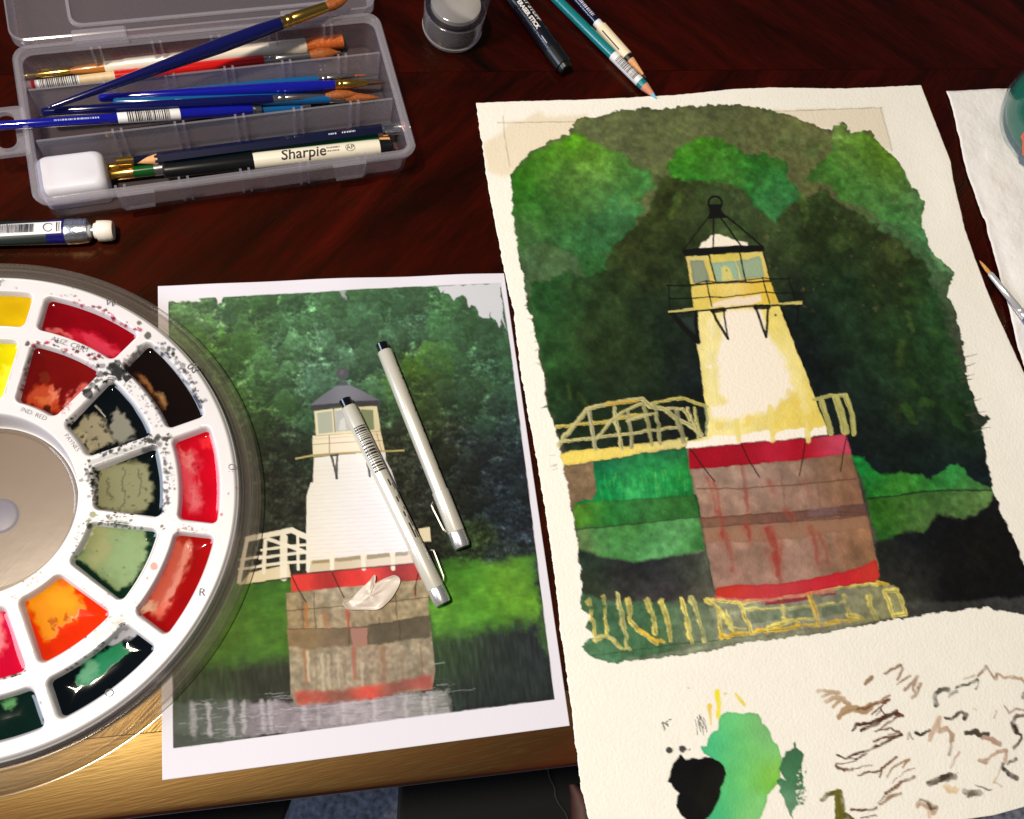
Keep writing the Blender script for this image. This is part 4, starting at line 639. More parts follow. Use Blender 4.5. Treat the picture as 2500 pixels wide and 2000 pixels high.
    # stone base
    st = c.mottle(c.field([(p[0], p[1], q) for p, q in zip(zP2([(420, 740), (600, 720), (800, 740), (1100, 680), (1200, 760), (450, 860), (650, 840), (900, 830), (1150, 800), (480, 1100), (700, 1100), (900, 1100), (1150, 1080), (450, 1250), (700, 1250), (1000, 1200), (1200, 1150)]), [(146, 130, 98), (160, 152, 136), (160, 150, 132), (160, 148, 124), (156, 140, 112), (152, 130, 92), (146, 126, 96), (150, 128, 96), (136, 122, 92), (148, 136, 114), (158, 146, 128), (150, 132, 114), (152, 144, 126), (142, 130, 110), (150, 138, 118), (140, 124, 106), (146, 132, 112)])], 44), .30, 9, 77) * np.exp(.10 * blobs(h, w, 3, 3, 81))[..., None]
    c.fill(zP2([(355, 690), (600, 660), (1240, 600), (1252, 850), (1270, 980), (1288, 1180), (1270, 1290), (900, 1340), (420, 1395), (385, 1330), (372, 1020)]), st, 1, .8, 1.5)
    c.fill(zP2([(368, 915), (750, 908), (1255, 828), (1262, 965), (900, 1015), (760, 1020), (520, 1040), (372, 1020)]), c.mottle(c.field([(720, 1560, (116, 98, 74)), (820, 1560, (112, 94, 76)), (960, 1545, (80, 74, 60)), (1030, 1530, (86, 78, 64)), (720, 1545, (140, 112, 72))], 40), .22, 8, 78), .92, 3, 4)
    c.fill(zP2([(755, 905), (875, 895), (868, 1015), (775, 1025)]), (160, 118, 104), .95, 2, 2)
    for pts in ([(360, 800), (740, 770), (1245, 715)], [(368, 915), (750, 908), (880, 895), (1255, 828)], [(940, 840), (945, 900)], [(750, 820), (752, 1020)], [(1065, 860), (1070, 980)], [(530, 690), (540, 905)], [(1040, 700), (1050, 850)], [(870, 900), (870, 1010)]): c.stroke(zP2(pts), 3.2, (74, 60, 44), .65, 1.5)
    for x, y0, y1, col, a, wd in ((480, 760, 900, (176, 104, 40), .75, 9), (455, 720, 900, (96, 66, 36), .5, 7), (740, 800, 900, (176, 70, 40), .7, 10), (600, 820, 900, (170, 100, 50), .4, 14), (1160, 660, 720, (150, 84, 36), .6, 6), (470, 1040, 1260, (160, 100, 52), .6, 8), (490, 1060, 1240, (214, 190, 164), .6, 7), (780, 1040, 1220, (166, 80, 60), .6, 12), (960, 1020, 1230, (140, 96, 70), .5, 12), (580, 1070, 1290, (200, 186, 164), .5, 7), (620, 1080, 1290, (190, 176, 150), .5, 8), (680, 1080, 1280, (196, 182, 158), .4, 8), (830, 1130, 1270, (206, 186, 164), .5, 10), (1200, 1000, 1200, (120, 84, 56), .5, 6), (1080, 1060, 1200, (120, 104, 84), .4, 14), (540, 1100, 1300, (120, 104, 80), .4, 8), (720, 1080, 1260, (110, 92, 72), .4, 10)):
        c.stroke(zP2([(x, y0), (x + 8, y1)]), wd, col, a, 2, 2.5, (1, .7))
    c.fill(zP2([(410, 1310), (600, 1300), (840, 1265), (1000, 1250), (1268, 1200), (1270, 1290), (900, 1345), (420, 1398)]), c.mottle(c.field([(760, 1700, (180, 62, 52)), (830, 1700, (128, 62, 54)), (900, 1690, (222, 66, 54)), (960, 1690, (130, 66, 62)), (1040, 1670, (164, 72, 68))], 24), .16, 8, 79), .8, 4, 7)
    c.fill(zP2([(385, 578), (600, 550), (900, 525), (1190, 498), (1215, 600), (800, 645), (390, 682)]), c.mottle(c.field([(740, 1430, (214, 58, 50)), (800, 1415, (150, 40, 40)), (860, 1410, (212, 52, 50)), (920, 1400, (226, 74, 70)), (960, 1395, (120, 40, 50)), (1000, 1390, (160, 60, 66)), (1030, 1400, (196, 72, 60))], 26), .14, 8, 80), 1, 1.2, 1.6)
    for pts in ([(388, 575), (430, 660), (480, 745)], [(645, 560), (680, 640), (718, 715)], [(1190, 540), (1165, 650), (1168, 700)]): c.stroke(zP2(pts), 3.2, (44, 26, 24), .9, .6)
    # tower
    tow = c.mottle(c.field([(770, 1130, (224, 220, 206)), (780, 1260, (228, 226, 216)), (860, 1140, (226, 226, 232)), (900, 1250, (228, 228, 240)), (850, 1330, (234, 232, 238)), (960, 1330, (236, 232, 242)), (780, 1380, (232, 224, 208))], 60), .02, 10, 81)
    c.fill(zP1([(1190, 1410), (1400, 1385), (1725, 1358), (1730, 1430), (1770, 1500), (1900, 1900), (2000, 2140), (2030, 2180), (1270, 2260), (1130, 2260), (1135, 1700), (1165, 1600), (1180, 1590)]), tow, 1, .5, 1.3)
    for k in range(24):
        y = 1470 + k * 31; x0 = 1200 - (40 if y > 1600 else 0); x1 = 1735 + (y - 1440) * .37
        c.stroke(zP1([(x0, y + 8), (x1, y - 30)]), 1.5, (204, 190, 176), .38, .3, 1)
    c.fill(zP2([(510, 490), (1165, 425), (1185, 500), (800, 535), (500, 560)]), c.field([(780, 1380, (206, 192, 164)), (980, 1360, (222, 210, 200))], 60), 1, .6, 1.2)
    c.fill(zP2([(518, 485), (640, 472), (640, 495), (518, 508)]), (150, 132, 92), .9, 1, 1.5); c.fill(zP2([(662, 468), (820, 452), (820, 478), (662, 492)]), (150, 136, 108), .9, 1, 1.5); c.fill(zP2([(860, 448), (1005, 435), (1005, 462), (860, 476)]), (150, 140, 116), .9, 1, 1.5); c.fill(zP2([(1040, 432), (1120, 425), (1118, 448), (1040, 460)]), (150, 146, 136), .9, 1, 1.5)
    for x in (640, 838, 1022): c.stroke(zP2([(x, 440), (x + 4, 535)]), 10, (238, 228, 214), 1, .4, 1.2)
    c.stroke(zP2([(385, 575), (800, 535), (1185, 500)]), 3.5, (60, 34, 40), .8, .5)
    c.fill(zP1([(1180, 1245), (1690, 1212), (1722, 1358), (1400, 1385), (1182, 1402)]), c.field([(770, 1090, (222, 214, 186)), (850, 1085, (234, 220, 206)), (930, 1080, (228, 216, 186))], 40), 1, .4, 1.2)
    for pts, wd, col in (([(1185, 1270), (1690, 1235)], 6, (196, 174, 140)), ([(1182, 1312), (1300, 1302), (1700, 1280)], 6, (150, 128, 100)), ([(1305, 1220), (1308, 1385)], 7, (90, 78, 70)), ([(1200, 1245), (1500, 1220), (1690, 1210)], 9, (92, 82, 70)), ([(1660, 1225), (1700, 1360)], 6, (120, 104, 84))): c.stroke(zP1(pts), wd * .3247, col, .8, .4, 1)
    c.fill(zP1([(1192, 1060), (1400, 1035), (1665, 1020), (1690, 1212), (1205, 1245)]), (218, 210, 178), 1, .5, 1.2)
    c.fill(zP1([(1212, 1075), (1325, 1060), (1335, 1215), (1225, 1232)]), (166, 172, 158), 1, .8, 1.4); c.fill(zP1([(1350, 1058), (1470, 1045), (1480, 1205), (1355, 1215)]), (172, 176, 178), 1, .8, 1.4); c.fill(zP1([(1540, 1045), (1635, 1050), (1640, 1200), (1560, 1205)]), (124, 138, 108), 1, .8, 1.4)
    c.fill(zP1([(1380, 1130), (1420, 1110), (1430, 1200), (1375, 1205)]), (206, 204, 200), .8, 2, 2)
    c.stroke(zP1([(1338, 1040), (1350, 1215)]), 2.6, (84, 80, 76), .9, .4)
    c.fill(zP1([(1160, 1018), (1250, 945), (1360, 868), (1455, 862), (1560, 910), (1685, 978), (1685, 1022), (1480, 1015), (1330, 1030), (1168, 1052)]), c.field([(780, 975, (104, 106, 118)), (860, 960, (124, 126, 140)), (900, 965, (92, 92, 104))], 30), 1, .6, 1.2)
    c.fill(zP1([(1160, 1018), (1330, 1002), (1480, 985), (1685, 978), (1685, 1022), (1480, 1018), (1330, 1032), (1168, 1054)]), (56, 54, 58), .95, .6, 1.4)
    c.fill(zP1([(1370, 868), (1390, 835), (1440, 835), (1452, 866)]), (78, 82, 92), 1, .8, 1.4); c.dot(zP1([(1405, 775)])[0], 15.5, (78, 80, 86), 1, .8); c.dot(zP1([(1398, 765)])[0], 6, (100, 102, 106), .6, 2)
    c.stroke(zP1([(1055, 1418), (1200, 1388), (1420, 1374), (1700, 1362), (1865, 1356)]), 4.2, (176, 162, 104), 1, .4, 1); c.stroke(zP1([(1190, 1396), (1500, 1378)]), 2.5, (90, 76, 50), .7, .4)
    for pts in ([(1320, 1395), (1345, 1480), (1362, 1565)], [(1365, 1390), (1362, 1480), (1362, 1565)], [(1318, 1396), (1368, 1390)], [(1590, 1450), (1605, 1500), (1610, 1550)], [(1600, 1420), (1620, 1480)]): c.stroke(zP1(pts), 5.5, (66, 66, 70), .95, .5, 1)
    c.fill(zP1([(1165, 1590), (1190, 1420), (1185, 1600)]), (40, 30, 18), .8, 1, 1.5)
    m = mat('printer_paper', rough=.65, spec=.14, attr='col', bump=.08, bscale=700)
    o = sheet('printed_photo', c, m, None, .86)
    sm = o.modifiers.new('thickness', 'SOLIDIFY'); sm.thickness = .00012; sm.offset = -1
    return tag(o, 'printed colour photo of a white lighthouse in front of green trees, on white paper', 'photo print')
build_print()
# ------------------------------------------------------------------ the round palette in its clear cover
PC = np.array([-.0870, .1490]); PT = .020
DIV = [77.0, 47.2, 17.6, -12.1, -42.0, -71.2, -101.5, -131.5, -161.5, 168.5, 138.5, 107.0]   # divider angles
def well_sdf(r, th, k, ring):
    a1 = math.radians(DIV[k]); a0 = math.radians(DIV[(k + 1) % 12])
    if a0 > a1: a0 -= 2 * math.pi
    tc = (a0 + a1) / 2; half = (a1 - a0) / 2
    r0, r1 = ((.1000, .1226) if ring else (.0565, .0930))
    rc = (r0 + r1) / 2; dth = (th - tc + math.pi) % (2 * math.pi) - math.pi
    hb = r * half - .0026; rad = .0042
    qx = np.abs(r - rc) - (r1 - r0) / 2 + rad; qy = np.abs(r * dth) - hb + rad
    return np.minimum(np.maximum(qx, qy), 0) + np.hypot(np.maximum(qx, 0), np.maximum(qy, 0)) - rad
def build_palette():
    pal = empty('palette', (PC[0], PC[1], .003), 'round white plastic palette with wells of wet watercolour paint', 'palette')
    rr = np.r_[.0458, .0462, .0468, .0474, .0479, .0484, .0490, np.linspace(.0497, .1292, 196), .1298, .1304, .1309, .1312, .1314, .1318, .1322, .1330]
    tt = np.radians(np.r_[np.linspace(-100, 108, 600), np.linspace(110, 258, 130)]); tt = np.r_[tt, tt[0] + 2 * math.pi]
    R, TH = np.meshgrid(rr, tt)
    Z = np.full(R.shape, PT); Z += .0004 * np.sin(TH * 3)
    for ring in (0, 1):
        for k in range(12):
            d = well_sdf(R, TH, k, ring)
            fl = .0095 + (.0035 if not ring else .002) * np.clip(((.0930 if not ring else .1226) - R) / .03, 0, 1)
            t = np.clip(-d / .0034, 0, 1); t = t * t * (3 - 2 * t)
            Z = np.where(d < 0, PT + (fl - PT) * t, Z)
    Z = np.where(R < .0497, PT - .0165 * sstep(.0497, .0462, R) , Z)
    prof_o = sstep(.1296, .1314, R); Z = np.where(R > .1294, PT - .0028 * prof_o, Z)
    Z = np.where(R > .13145, np.where(R > .1325, .004, np.where(R > .1320, .010, .0150)), Z)
    P = np.dstack([PC[0] + R * np.cos(TH), PC[1] + R * np.sin(TH), Z])
    c = Canvas(P, (224, 222, 227), 101)
    c.c = c.mottle(c.c, .025, 40, 3)
    # dried splashes on walls and ribs
    rs = random.Random(12)
    def specks(path, n, sp, r, cols, a=.85):
        for k in range(n):
            t = rs.random() * (len(path) - 1); i = int(t); f = t - i
            x = path[i][0] * (1 - f) + path[i + 1][0] * f + rs.gauss(0, sp); y = path[i][1] * (1 - f) + path[i + 1][1] * f + rs.gauss(0, sp)
            q = rs.uniform(*r); c.fill([(x + q * rs.uniform(.5, 1.5) * math.cos(e), y + q * rs.uniform(.4, 1.2) * math.sin(e)) for e in np.linspace(0, 6.2, 7)], rs.choice(cols), min(1, a * rs.uniform(.7, 1.3)), .9, 1.0)
    MG, BKc, BRn, NV, GR = [(130, 14, 62), (96, 10, 60), (200, 40, 90)], [(18, 20, 24), (34, 36, 42), (10, 12, 18)], [(84, 22, 14), (110, 34, 20)], [(16, 26, 60), (28, 30, 44)], [(30, 70, 50), (60, 80, 56), (18, 40, 30)]
    specks(zQ1([(460, 320), (520, 360), (640, 410), (760, 480), (880, 530)]), 34, 5, (1.5, 6), MG)
    specks(zQ1([(300, 300), (460, 320)]), 10, 3, (1, 3), MG, .5)
    specks(zQ1([(640, 740), (740, 740), (600, 830), (530, 920)]), 30, 9, (2, 9), BKc); specks(zQ1([(690, 760), (770, 770), (720, 830), (640, 900)]), 34, 9, (2, 11), BKc)
    specks(zQ1([(980, 600), (1080, 700), (1180, 860), (1240, 990)]), 80, 7, (2, 7), NV + BKc, .75); specks(zQ1([(860, 640), (800, 720), (780, 770), (880, 660)]), 34, 9, (2, 7), BRn + BKc, .5)
    specks(zQ1([(780, 820), (860, 900), (960, 1010), (1010, 1110)]), 40, 6, (1.2, 3.5), NV, .6); specks(zQ1([(760, 830), (860, 960), (960, 1140)]), 26, 5, (1.5, 4), NV, .55)
    specks(zQ1([(600, 1290), (760, 1250), (900, 1210), (1030, 1190)]), 60, 7, (1.5, 6), BKc); specks(zQ1([(920, 1200), (960, 1195), (1040, 1210)]), 18, 5, (3, 8), BKc)
    specks(zQ1([(560, 1360), (580, 1460), (590, 1560), (640, 1640)]), 60, 8, (2, 7), BKc); specks(zQ1([(1010, 1250), (1040, 1400), (1040, 1560), (1000, 1650)]), 60, 5, (2, 6), [(20, 40, 80), (14, 24, 40)], .75)
    specks(zQ1([(420, 1110), (500, 1080), (540, 1260)]), 26, 10, (1.5, 6), BKc); specks(zQ1([(1060, 1340), (1080, 1480)]), 26, 3, (.8, 2.2), BKc, .5)
    specks(zQ1([(200, 620), (240, 600), (290, 600), (380, 640), (520, 640), (600, 690)]), 34, 4, (2, 6), BRn + MG); specks(zQ1([(210, 640), (170, 800), (140, 940)]), 40, 4, (2, 5), BRn, .7)
    specks(zQ1([(420, 680), (600, 760), (540, 720)]), 20, 6, (1, 4), MG, .5); specks(zQ1([(430, 960), (380, 1050), (440, 980)]), 18, 4, (1.5, 4), [(190, 90, 80)], .5)
    specks(zQ2([(460, 140), (520, 80), (680, 90), (820, 110)]), 44, 6, (1.5, 6), GR + BKc, .75); specks(zQ2([(440, 260), (460, 150)]), 12, 5, (1.5, 4), GR, .6); specks(zQ2([(940, 120), (950, 110)]), 5, 3, (2, 5), BKc)
    specks(zQ2([(640, 45), (800, 45)]), 22, 4, (1.5, 5), BKc); specks(zQ2([(930, 250), (880, 400), (770, 520)]), 22, 6, (.8, 3), [(150, 90, 80), (90, 70, 60)], .5)
    specks(zQ2([(430, 280), (520, 360), (660, 500)]), 30, 4, (1.5, 4), [(76, 110, 60), (110, 130, 90)], .7)
    specks(zQ2([(500, 450), (560, 490), (620, 560)]), 16, 5, (1, 4), [(190, 40, 60), (220, 90, 60)], .5); specks(zQ2([(120, 440), (200, 420), (270, 360)]), 16, 5, (1.5, 5), [(120, 80, 50), (150, 90, 60)], .6); specks(zQ2([(70, 520), (110, 530)]), 6, 3, (2, 5), [(200, 30, 50)], .7)
    specks(zQ2([(560, 770), (640, 690), (730, 660)]), 34, 8, (2, 8), NV + BKc, .85); specks(zQ2([(400, 910), (540, 830), (640, 720)]), 30, 8, (2, 7), NV, .7); specks(zQ2([(780, 650), (730, 620)]), 8, 6, (1, 3), NV, .5)
    specks(zQ2([(0, 990), (100, 980), (190, 970), (215, 990)]), 40, 6, (2, 7), GR + BKc, .85); specks(zQ2([(190, 1000), (220, 1040)]), 8, 6, (1.5, 4), GR, .7); specks(zQ2([(150, 800), (170, 860)]), 10, 8, (1.5, 5), [(220, 130, 150)], .25); specks(zQ2([(980, 60), (1000, 130)]), 12, 12, (1, 3), [(210, 60, 90)], .3)
    specks(zQ2([(1030, 130), (1100, 120), (1230, 150)]), 24, 5, (1.5, 4), [(90, 30, 40), (130, 40, 50)], .55); specks(zQ2([(790, 560), (830, 620)]), 14, 4, (2, 5), [(90, 60, 56)], .6)
    for p, r, col in ((zQ1([(172, 608)]), 6.5, (58, 40, 28)), (zQ1([(862, 475)]), 6, (84, 78, 50)), (zQ1([(912, 555)]), 9, (66, 58, 50)), (zQ1([(545, 918)]), 12, (14, 20, 26)), (zQ1([(700, 750)]), 13, (16, 24, 30)), (zQ1([(745, 790)]), 12, (18, 24, 30)), (zQ1([(575, 1665)]), 9, (112, 116, 74)), (zQ2([(545, 38)]), 8, (116, 120, 76)), (zQ2([(525, 105)]), 8, (66, 76, 44)), (zQ2([(900, 342)]), 10, (176, 62, 60)), (zQ2([(860, 412)]), 4, (120, 80, 60)), (zQ2([(252, 1138)]), 7, (90, 88, 84)), (zQ2([(205, 978)]), 9, (12, 28, 24)), (zQ2([(412, 830)]), 2.4, (90, 80, 90)), (zQ1([(1415, 1535)]), 2.5, (80, 30, 40)), (zQ1([(1470, 1505)]), 5, (226, 190, 190)), (zQ1([(1085, 1503)]), 2.6, (30, 30, 40)), (zQ2([(180, 1335)]), 6, (214, 218, 208)), (zQ1([(455, 255)]), 2.5, (150, 150, 150)), (zQ1([(100, 258)]), 2.5, (170, 150, 150)), (zQ1([(1375, 1660)]), 4, (170, 30, 80)), (zQ1([(422, 1112)]), 5, (16, 18, 24))):
        c.dot(p[0], r, col, .9, 2)
    for a, wd, col, al in ((zQ1([(560, 1350), (720, 1290), (880, 1250)]), 14, (96, 104, 96), .4), (zQ1([(900, 1270), (980, 1240)]), 16, (30, 40, 50), .7), (zQ2([(660, 85), (740, 95)]), 12, (50, 60, 60), .7)): c.stroke(a, wd, col, al, 3, 4)
    m = mat('white_plastic', rough=.28, spec=.5, attr='col')
    sheet('body', c, m, pal, .86)
    ink = mat('pencil_ink', (92, 90, 94), .7)
    flat_text('W', .0062, zQ1([(685, 356)])[0], math.radians(-18), PT + .0009, ink, pal, -.00009); flat_text('R', .0060, zQ2([(1180, 495)])[0], math.radians(-8), PT + .0009, ink, pal, -.00009)
    flat_text('O', .0058, zQ2([(637, 1085)])[0], math.radians(-20), PT + .0009, ink, pal, -.00009); flat_text('Y', .0062, zQ1([(-2, 228)])[0], math.radians(-10), PT + .0009, ink, pal, -.00009); flat_text('O:', .0050, zQ1([(1432, 1376)])[0], math.radians(-88), PT + .0009, ink, pal, -.00009)
    flat_text('ALIZ. CRIM', .0043, zQ1([(430, 610)])[0], math.radians(-23), PT + .0007, ink, pal, -.00007); flat_text('IND. RED', .0036, zQ1([(208, 1042)])[0], math.radians(-27), PT + .0007, ink, pal, -.00007)
    flat_text('PAYNES', .0034, zQ1([(445, 1220)])[0], math.radians(-56), PT + .0007, ink, pal, -.00007)
    hp = zQ1([(1222, 735), (1195, 728), (1170, 740), (1162, 757), (1175, 765), (1195, 752), (1188, 775), (1196, 788), (1210, 775), (1222, 735)])
    V = []; Fc = []
    for i in range(len(hp) - 1):
        p, q = UV(*hp[i], PT + .0009), UV(*hp[i + 1], PT + .0009); nn = (q - p).cross(Vector((0, 0, 1))).normalized() * .00028; b = len(V)
        V += [p - nn, p + nn, q + nn, q - nn]; Fc.append((b, b + 1, b + 2, b + 3))
    mesh('heart_mark', V, Fc, ink, pal, False)
    pm = mat('wet_paint', rough=.08, spec=.6, attr='col', wet=True, bump=.0)
    def paint(k, ring, pool, film, paintfn, lvl=.0135):
        a1 = math.radians(DIV[k]); a0 = math.radians(DIV[(k + 1) % 12])
        if a0 > a1: a0 -= 2 * math.pi
        r0, r1 = ((.0985, .1240) if ring else (.0550, .0945))
        R, TH = np.meshgrid(np.linspace(r0, r1, 74), np.linspace(a0, a1, 110)); d = well_sdf(R, TH, k, ring)
        men = np.exp(-np.clip(-d - .0008, 0, 1) / .0030)                         # the liquid creeps up the wall
        Zp = lvl + .0022 * men + .0001 * noise(110, 74, 26, 2, 200 + k * 2 + ring)
        P = np.dstack([PC[0] + R * np.cos(TH), PC[1] + R * np.sin(TH), Zp])
        cv = Canvas(P, pool, 300 + k * 2 + ring); cv.c = cv.mottle(cv.c, .12, 20, 310 + k)
        cv.soft = 1.5
        if paintfn: paintfn(cv)
        pass
        # leave out what lies under the rim of the well
        keep = d < .0004
        h, w_ = R.shape; idx = -np.ones(h * w_, int); kf = keep.ravel(); idx[kf] = np.arange(kf.sum())
        me = bpy.data.meshes.new('paint'); I = np.arange(h * w_).reshape(h, w_)
        q = np.stack([I[:-1, :-1], I[:-1, 1:], I[1:, 1:], I[1:, :-1]], -1).reshape(-1, 4); q = q[kf[q].all(1)]
        me.from_pydata(cv.P.reshape(-1, 3)[kf].tolist(), [], idx[q].tolist()); me.update()
        a = me.color_attributes.new('col', 'FLOAT_COLOR', 'POINT'); rgba = np.ones((kf.sum(), 4), np.float32); rgba[:, :3] = np.clip(cv.c * .9, 0, .95).reshape(-1, 3)[kf]; a.data.foreach_set('color', rgba.ravel())
        dd = me.attributes.new('dry', 'FLOAT', 'POINT'); dd.data.foreach_set('value', cv.dry.ravel()[kf].astype(np.float32))
        o = link('paint', me, pm, pal); o['label'] = film
    def red(cv):
        cv.fill(zQ1([(400, 520), (470, 505), (600, 560), (720, 640), (740, 690), (640, 690), (520, 640), (420, 600), (300, 540)]), (190, 24, 50), .8, 4, 8, dry=.95); cv.fill(zQ1([(500, 540), (640, 600), (720, 660), (700, 690), (560, 640)]), (206, 60, 84), .75, 4, 6)
        cv.fill(zQ1([(280, 535), (400, 530), (420, 570), (300, 560)]), (150, 30, 40), .8, 4, 4); cv.stroke(zQ1([(300, 520), (370, 525), (440, 570)]), 9, (214, 100, 100), .7, 4, 3)
    def indred(cv):
        cv.fill(zQ1([(150, 960), (180, 880), (260, 850), (330, 880), (350, 960), (370, 1030), (300, 1030), (200, 1000)]), (180, 66, 34), .85, 5, 6, dry=.95); cv.fill(zQ1([(300, 880), (350, 880), (360, 940), (320, 980)]), (214, 120, 92), .8, 5, 4); cv.fill(zQ1([(220, 930), (300, 920), (320, 980), (250, 980)]), (196, 110, 60), .6, 6, 5)
        cv.dot(zQ1([(270, 815)])[0], 12, (110, 40, 20), .6, 5); cv.dot(zQ1([(300, 1015)])[0], 11, (40, 8, 8), .85, 5); cv.fill(zQ1([(420, 960), (470, 890), (540, 850), (560, 880), (450, 1000)]), (210, 100, 90), .75, 6, 4); cv.fill(zQ1([(390, 1000), (430, 950), (420, 1030)]), (226, 150, 140), .8, 4, 3)
    def sepia(cv):
        cv.fill(zQ1([(862, 800), (900, 815), (950, 880), (950, 905), (900, 860), (870, 830)]), (176, 122, 72), .9, 3, 4, dry=.95); cv.fill(zQ1([(965, 910), (1000, 920), (1040, 985), (1030, 1010), (990, 970)]), (168, 128, 84), .9, 3, 4, dry=.95); cv.stroke(zQ1([(850, 800), (960, 930), (1010, 1000)]), 16, (70, 34, 14), .5, 4, 5)
    def black(cv):
        cv.fill(zQ1([(440, 1150), (520, 1050), (570, 1040), (630, 1080), (680, 1150), (720, 1230), (640, 1250), (560, 1290), (500, 1250)]), (140, 132, 108), .97, 4, 4, .1, dry=.9); cv.fill(zQ1([(690, 1040), (720, 1010), (770, 1040), (830, 1130), (840, 1180), (760, 1240), (700, 1190), (680, 1110)]), (126, 124, 112), .95, 4, 4, dry=.9)
        cv.fill(zQ1([(450, 1170), (500, 1150), (560, 1220), (550, 1290), (490, 1240)]), (170, 164, 134), .7, 5, 5)
        cv.stroke(zQ1([(590, 990), (620, 1020), (650, 1060)]), 3, (190, 190, 180), .8); cv.fill(zQ1([(495, 1215), (540, 1230), (545, 1275), (510, 1255)]), (16, 16, 18), .9, 3, 2)
        q = random.Random(3)
        for k in range(34): cv.dot(zQ1([(q.uniform(470, 700), q.uniform(1050, 1260))])[0], q.uniform(1, 5), (40, 38, 34), .8, 3)
    def greyg(cv):
        cv.fill(zQ1([(600, 1390), (700, 1340), (850, 1340), (910, 1370), (940, 1470), (940, 1590), (900, 1640), (820, 1655), (700, 1650), (610, 1610), (590, 1500)]), (132, 132, 100), .98, 4, 5, .15, dry=.95)
        for a in (zQ1([(780, 1380), (760, 1460), (775, 1540), (770, 1600), (730, 1640)]), zQ1([(670, 1440), (665, 1520), (700, 1560), (680, 1580)]), zQ1([(850, 1380), (870, 1480), (850, 1560)])): cv.stroke(a, 3.4, (70, 70, 52), .7, 4, 2)
        cv.fill(zQ1([(560, 1400), (600, 1390), (600, 1600), (640, 1650), (570, 1640)]), (20, 22, 20), .8, 6, 3)
        q = random.Random(4)
        for k in range(30): cv.dot(zQ1([(q.uniform(600, 930), q.uniform(1350, 1640))])[0], q.uniform(.8, 3.4), (60, 60, 46), .7, 3)
    def verd(cv):
        cv.fill(zQ2([(470, 260), (540, 110), (700, 85), (850, 140), (860, 200), (820, 330), (760, 440), (690, 485), (640, 450), (500, 330), (430, 290)]), (122, 142, 98), .98, 4, 4, .12, dry=.9); cv.fill(zQ2([(480, 240), (560, 130), (660, 180), (640, 330), (540, 340)]), (162, 158, 112), .6, 10, 16); cv.fill(zQ2([(700, 180), (840, 170), (800, 330), (700, 440), (640, 380)]), (142, 170, 122), .55, 10, 16)
        cv.fill(zQ2([(470, 180), (530, 110), (560, 120), (500, 200), (460, 260)]), (206, 204, 160), .8, 5, 4)
        q = random.Random(5)
        for k in range(8): cv.dot(zQ2([(q.uniform(560, 820), q.uniform(120, 420))])[0], q.uniform(1, 2.6), (60, 80, 56), .7, 2)
    def crim(cv):
        cv.fill(zQ1([(1110, 1290), (1180, 1260), (1230, 1330), (1220, 1480), (1250, 1560), (1240, 1640), (1180, 1650), (1130, 1560), (1110, 1420)]), (212, 76, 92), .8, 5, 9, dry=.95); cv.fill(zQ1([(1120, 1260), (1160, 1270), (1200, 1340), (1190, 1400), (1150, 1350)]), (216, 130, 130), .75, 5, 6, dry=.95); cv.fill(zQ1([(1180, 1480), (1220, 1480), (1240, 1600), (1180, 1620)]), (222, 120, 128), .6, 5, 8)
        cv.fill(zQ1([(1250, 1200), (1300, 1180), (1320, 1230), (1250, 1250)]), (222, 44, 50), .8, 5, 5)
        q = random.Random(6)
        for k in range(14): cv.dot(zQ1([(q.uniform(1120, 1260), q.uniform(1290, 1620))])[0], q.uniform(.8, 2.6), (120, 10, 40), .7, 2)
    def lred(cv):
        cv.fill(zQ2([(1000, 260), (1040, 200), (1110, 210), (1130, 280), (1060, 400), (1000, 540), (940, 640), (860, 600), (880, 480), (950, 360)]), (198, 92, 74), .85, 5, 8, dry=.95); cv.stroke(zQ2([(1100, 220), (1070, 330), (1020, 450), (960, 580)]), 16, (222, 150, 134), .6, 5, 6); cv.fill(zQ2([(820, 580), (900, 540), (920, 600), (850, 620)]), (214, 176, 150), .85, 5, 5, dry=.95); cv.fill(zQ2([(1030, 150), (1130, 150), (1120, 200), (1040, 220)]), (160, 44, 26), .7, 6, 5)
        cv.fill(zQ2([(910, 600), (960, 540), (990, 560), (940, 640)]), (216, 96, 78), .8, 4, 4)
    def orange(cv):
        cv.fill(zQ2([(140, 500), (250, 430), (330, 390), (400, 400), (470, 500), (490, 580), (440, 650), (340, 700), (330, 750), (260, 760), (220, 700), (180, 620)]), (226, 142, 8), .95, 6, 7, dry=.95); cv.fill(zQ2([(270, 430), (330, 370), (420, 400), (400, 450), (300, 470)]), (214, 100, 16), .8, 5, 5); cv.fill(zQ2([(230, 480), (330, 450), (430, 540), (420, 600), (300, 600)]), (232, 158, 20), .6, 8, 10)
        for p, r in (((300, 660), 8), ((370, 630), 5), ((320, 690), 5), ((370, 650), 6)): cv.dot(zQ2([p])[0], r, (168, 72, 10), .75, 5)
        cv.fill(zQ2([(110, 500), (160, 480), (170, 540), (130, 540)]), (214, 90, 30), .8, 4, 4)
    def dgreen(cv):
        cv.fill(zQ2([(440, 1000), (470, 940), (560, 860), (640, 810), (700, 800), (740, 830), (720, 870), (640, 940), (560, 1000), (500, 1035), (450, 1030)]), (30, 128, 88), .95, 4, 4, dry=.95); cv.fill(zQ2([(450, 1000), (480, 940), (560, 890), (580, 920), (560, 980), (490, 1020)]), (106, 164, 132), .85, 6, 7, dry=.95); cv.fill(zQ2([(620, 850), (700, 810), (720, 840), (640, 900)]), (12, 116, 66), .6, 6, 5)
        cv.fill(zQ2([(640, 790), (740, 690), (790, 680), (800, 730), (720, 780), (680, 800)]), (176, 178, 190), .9, 4, 3, dry=.95)
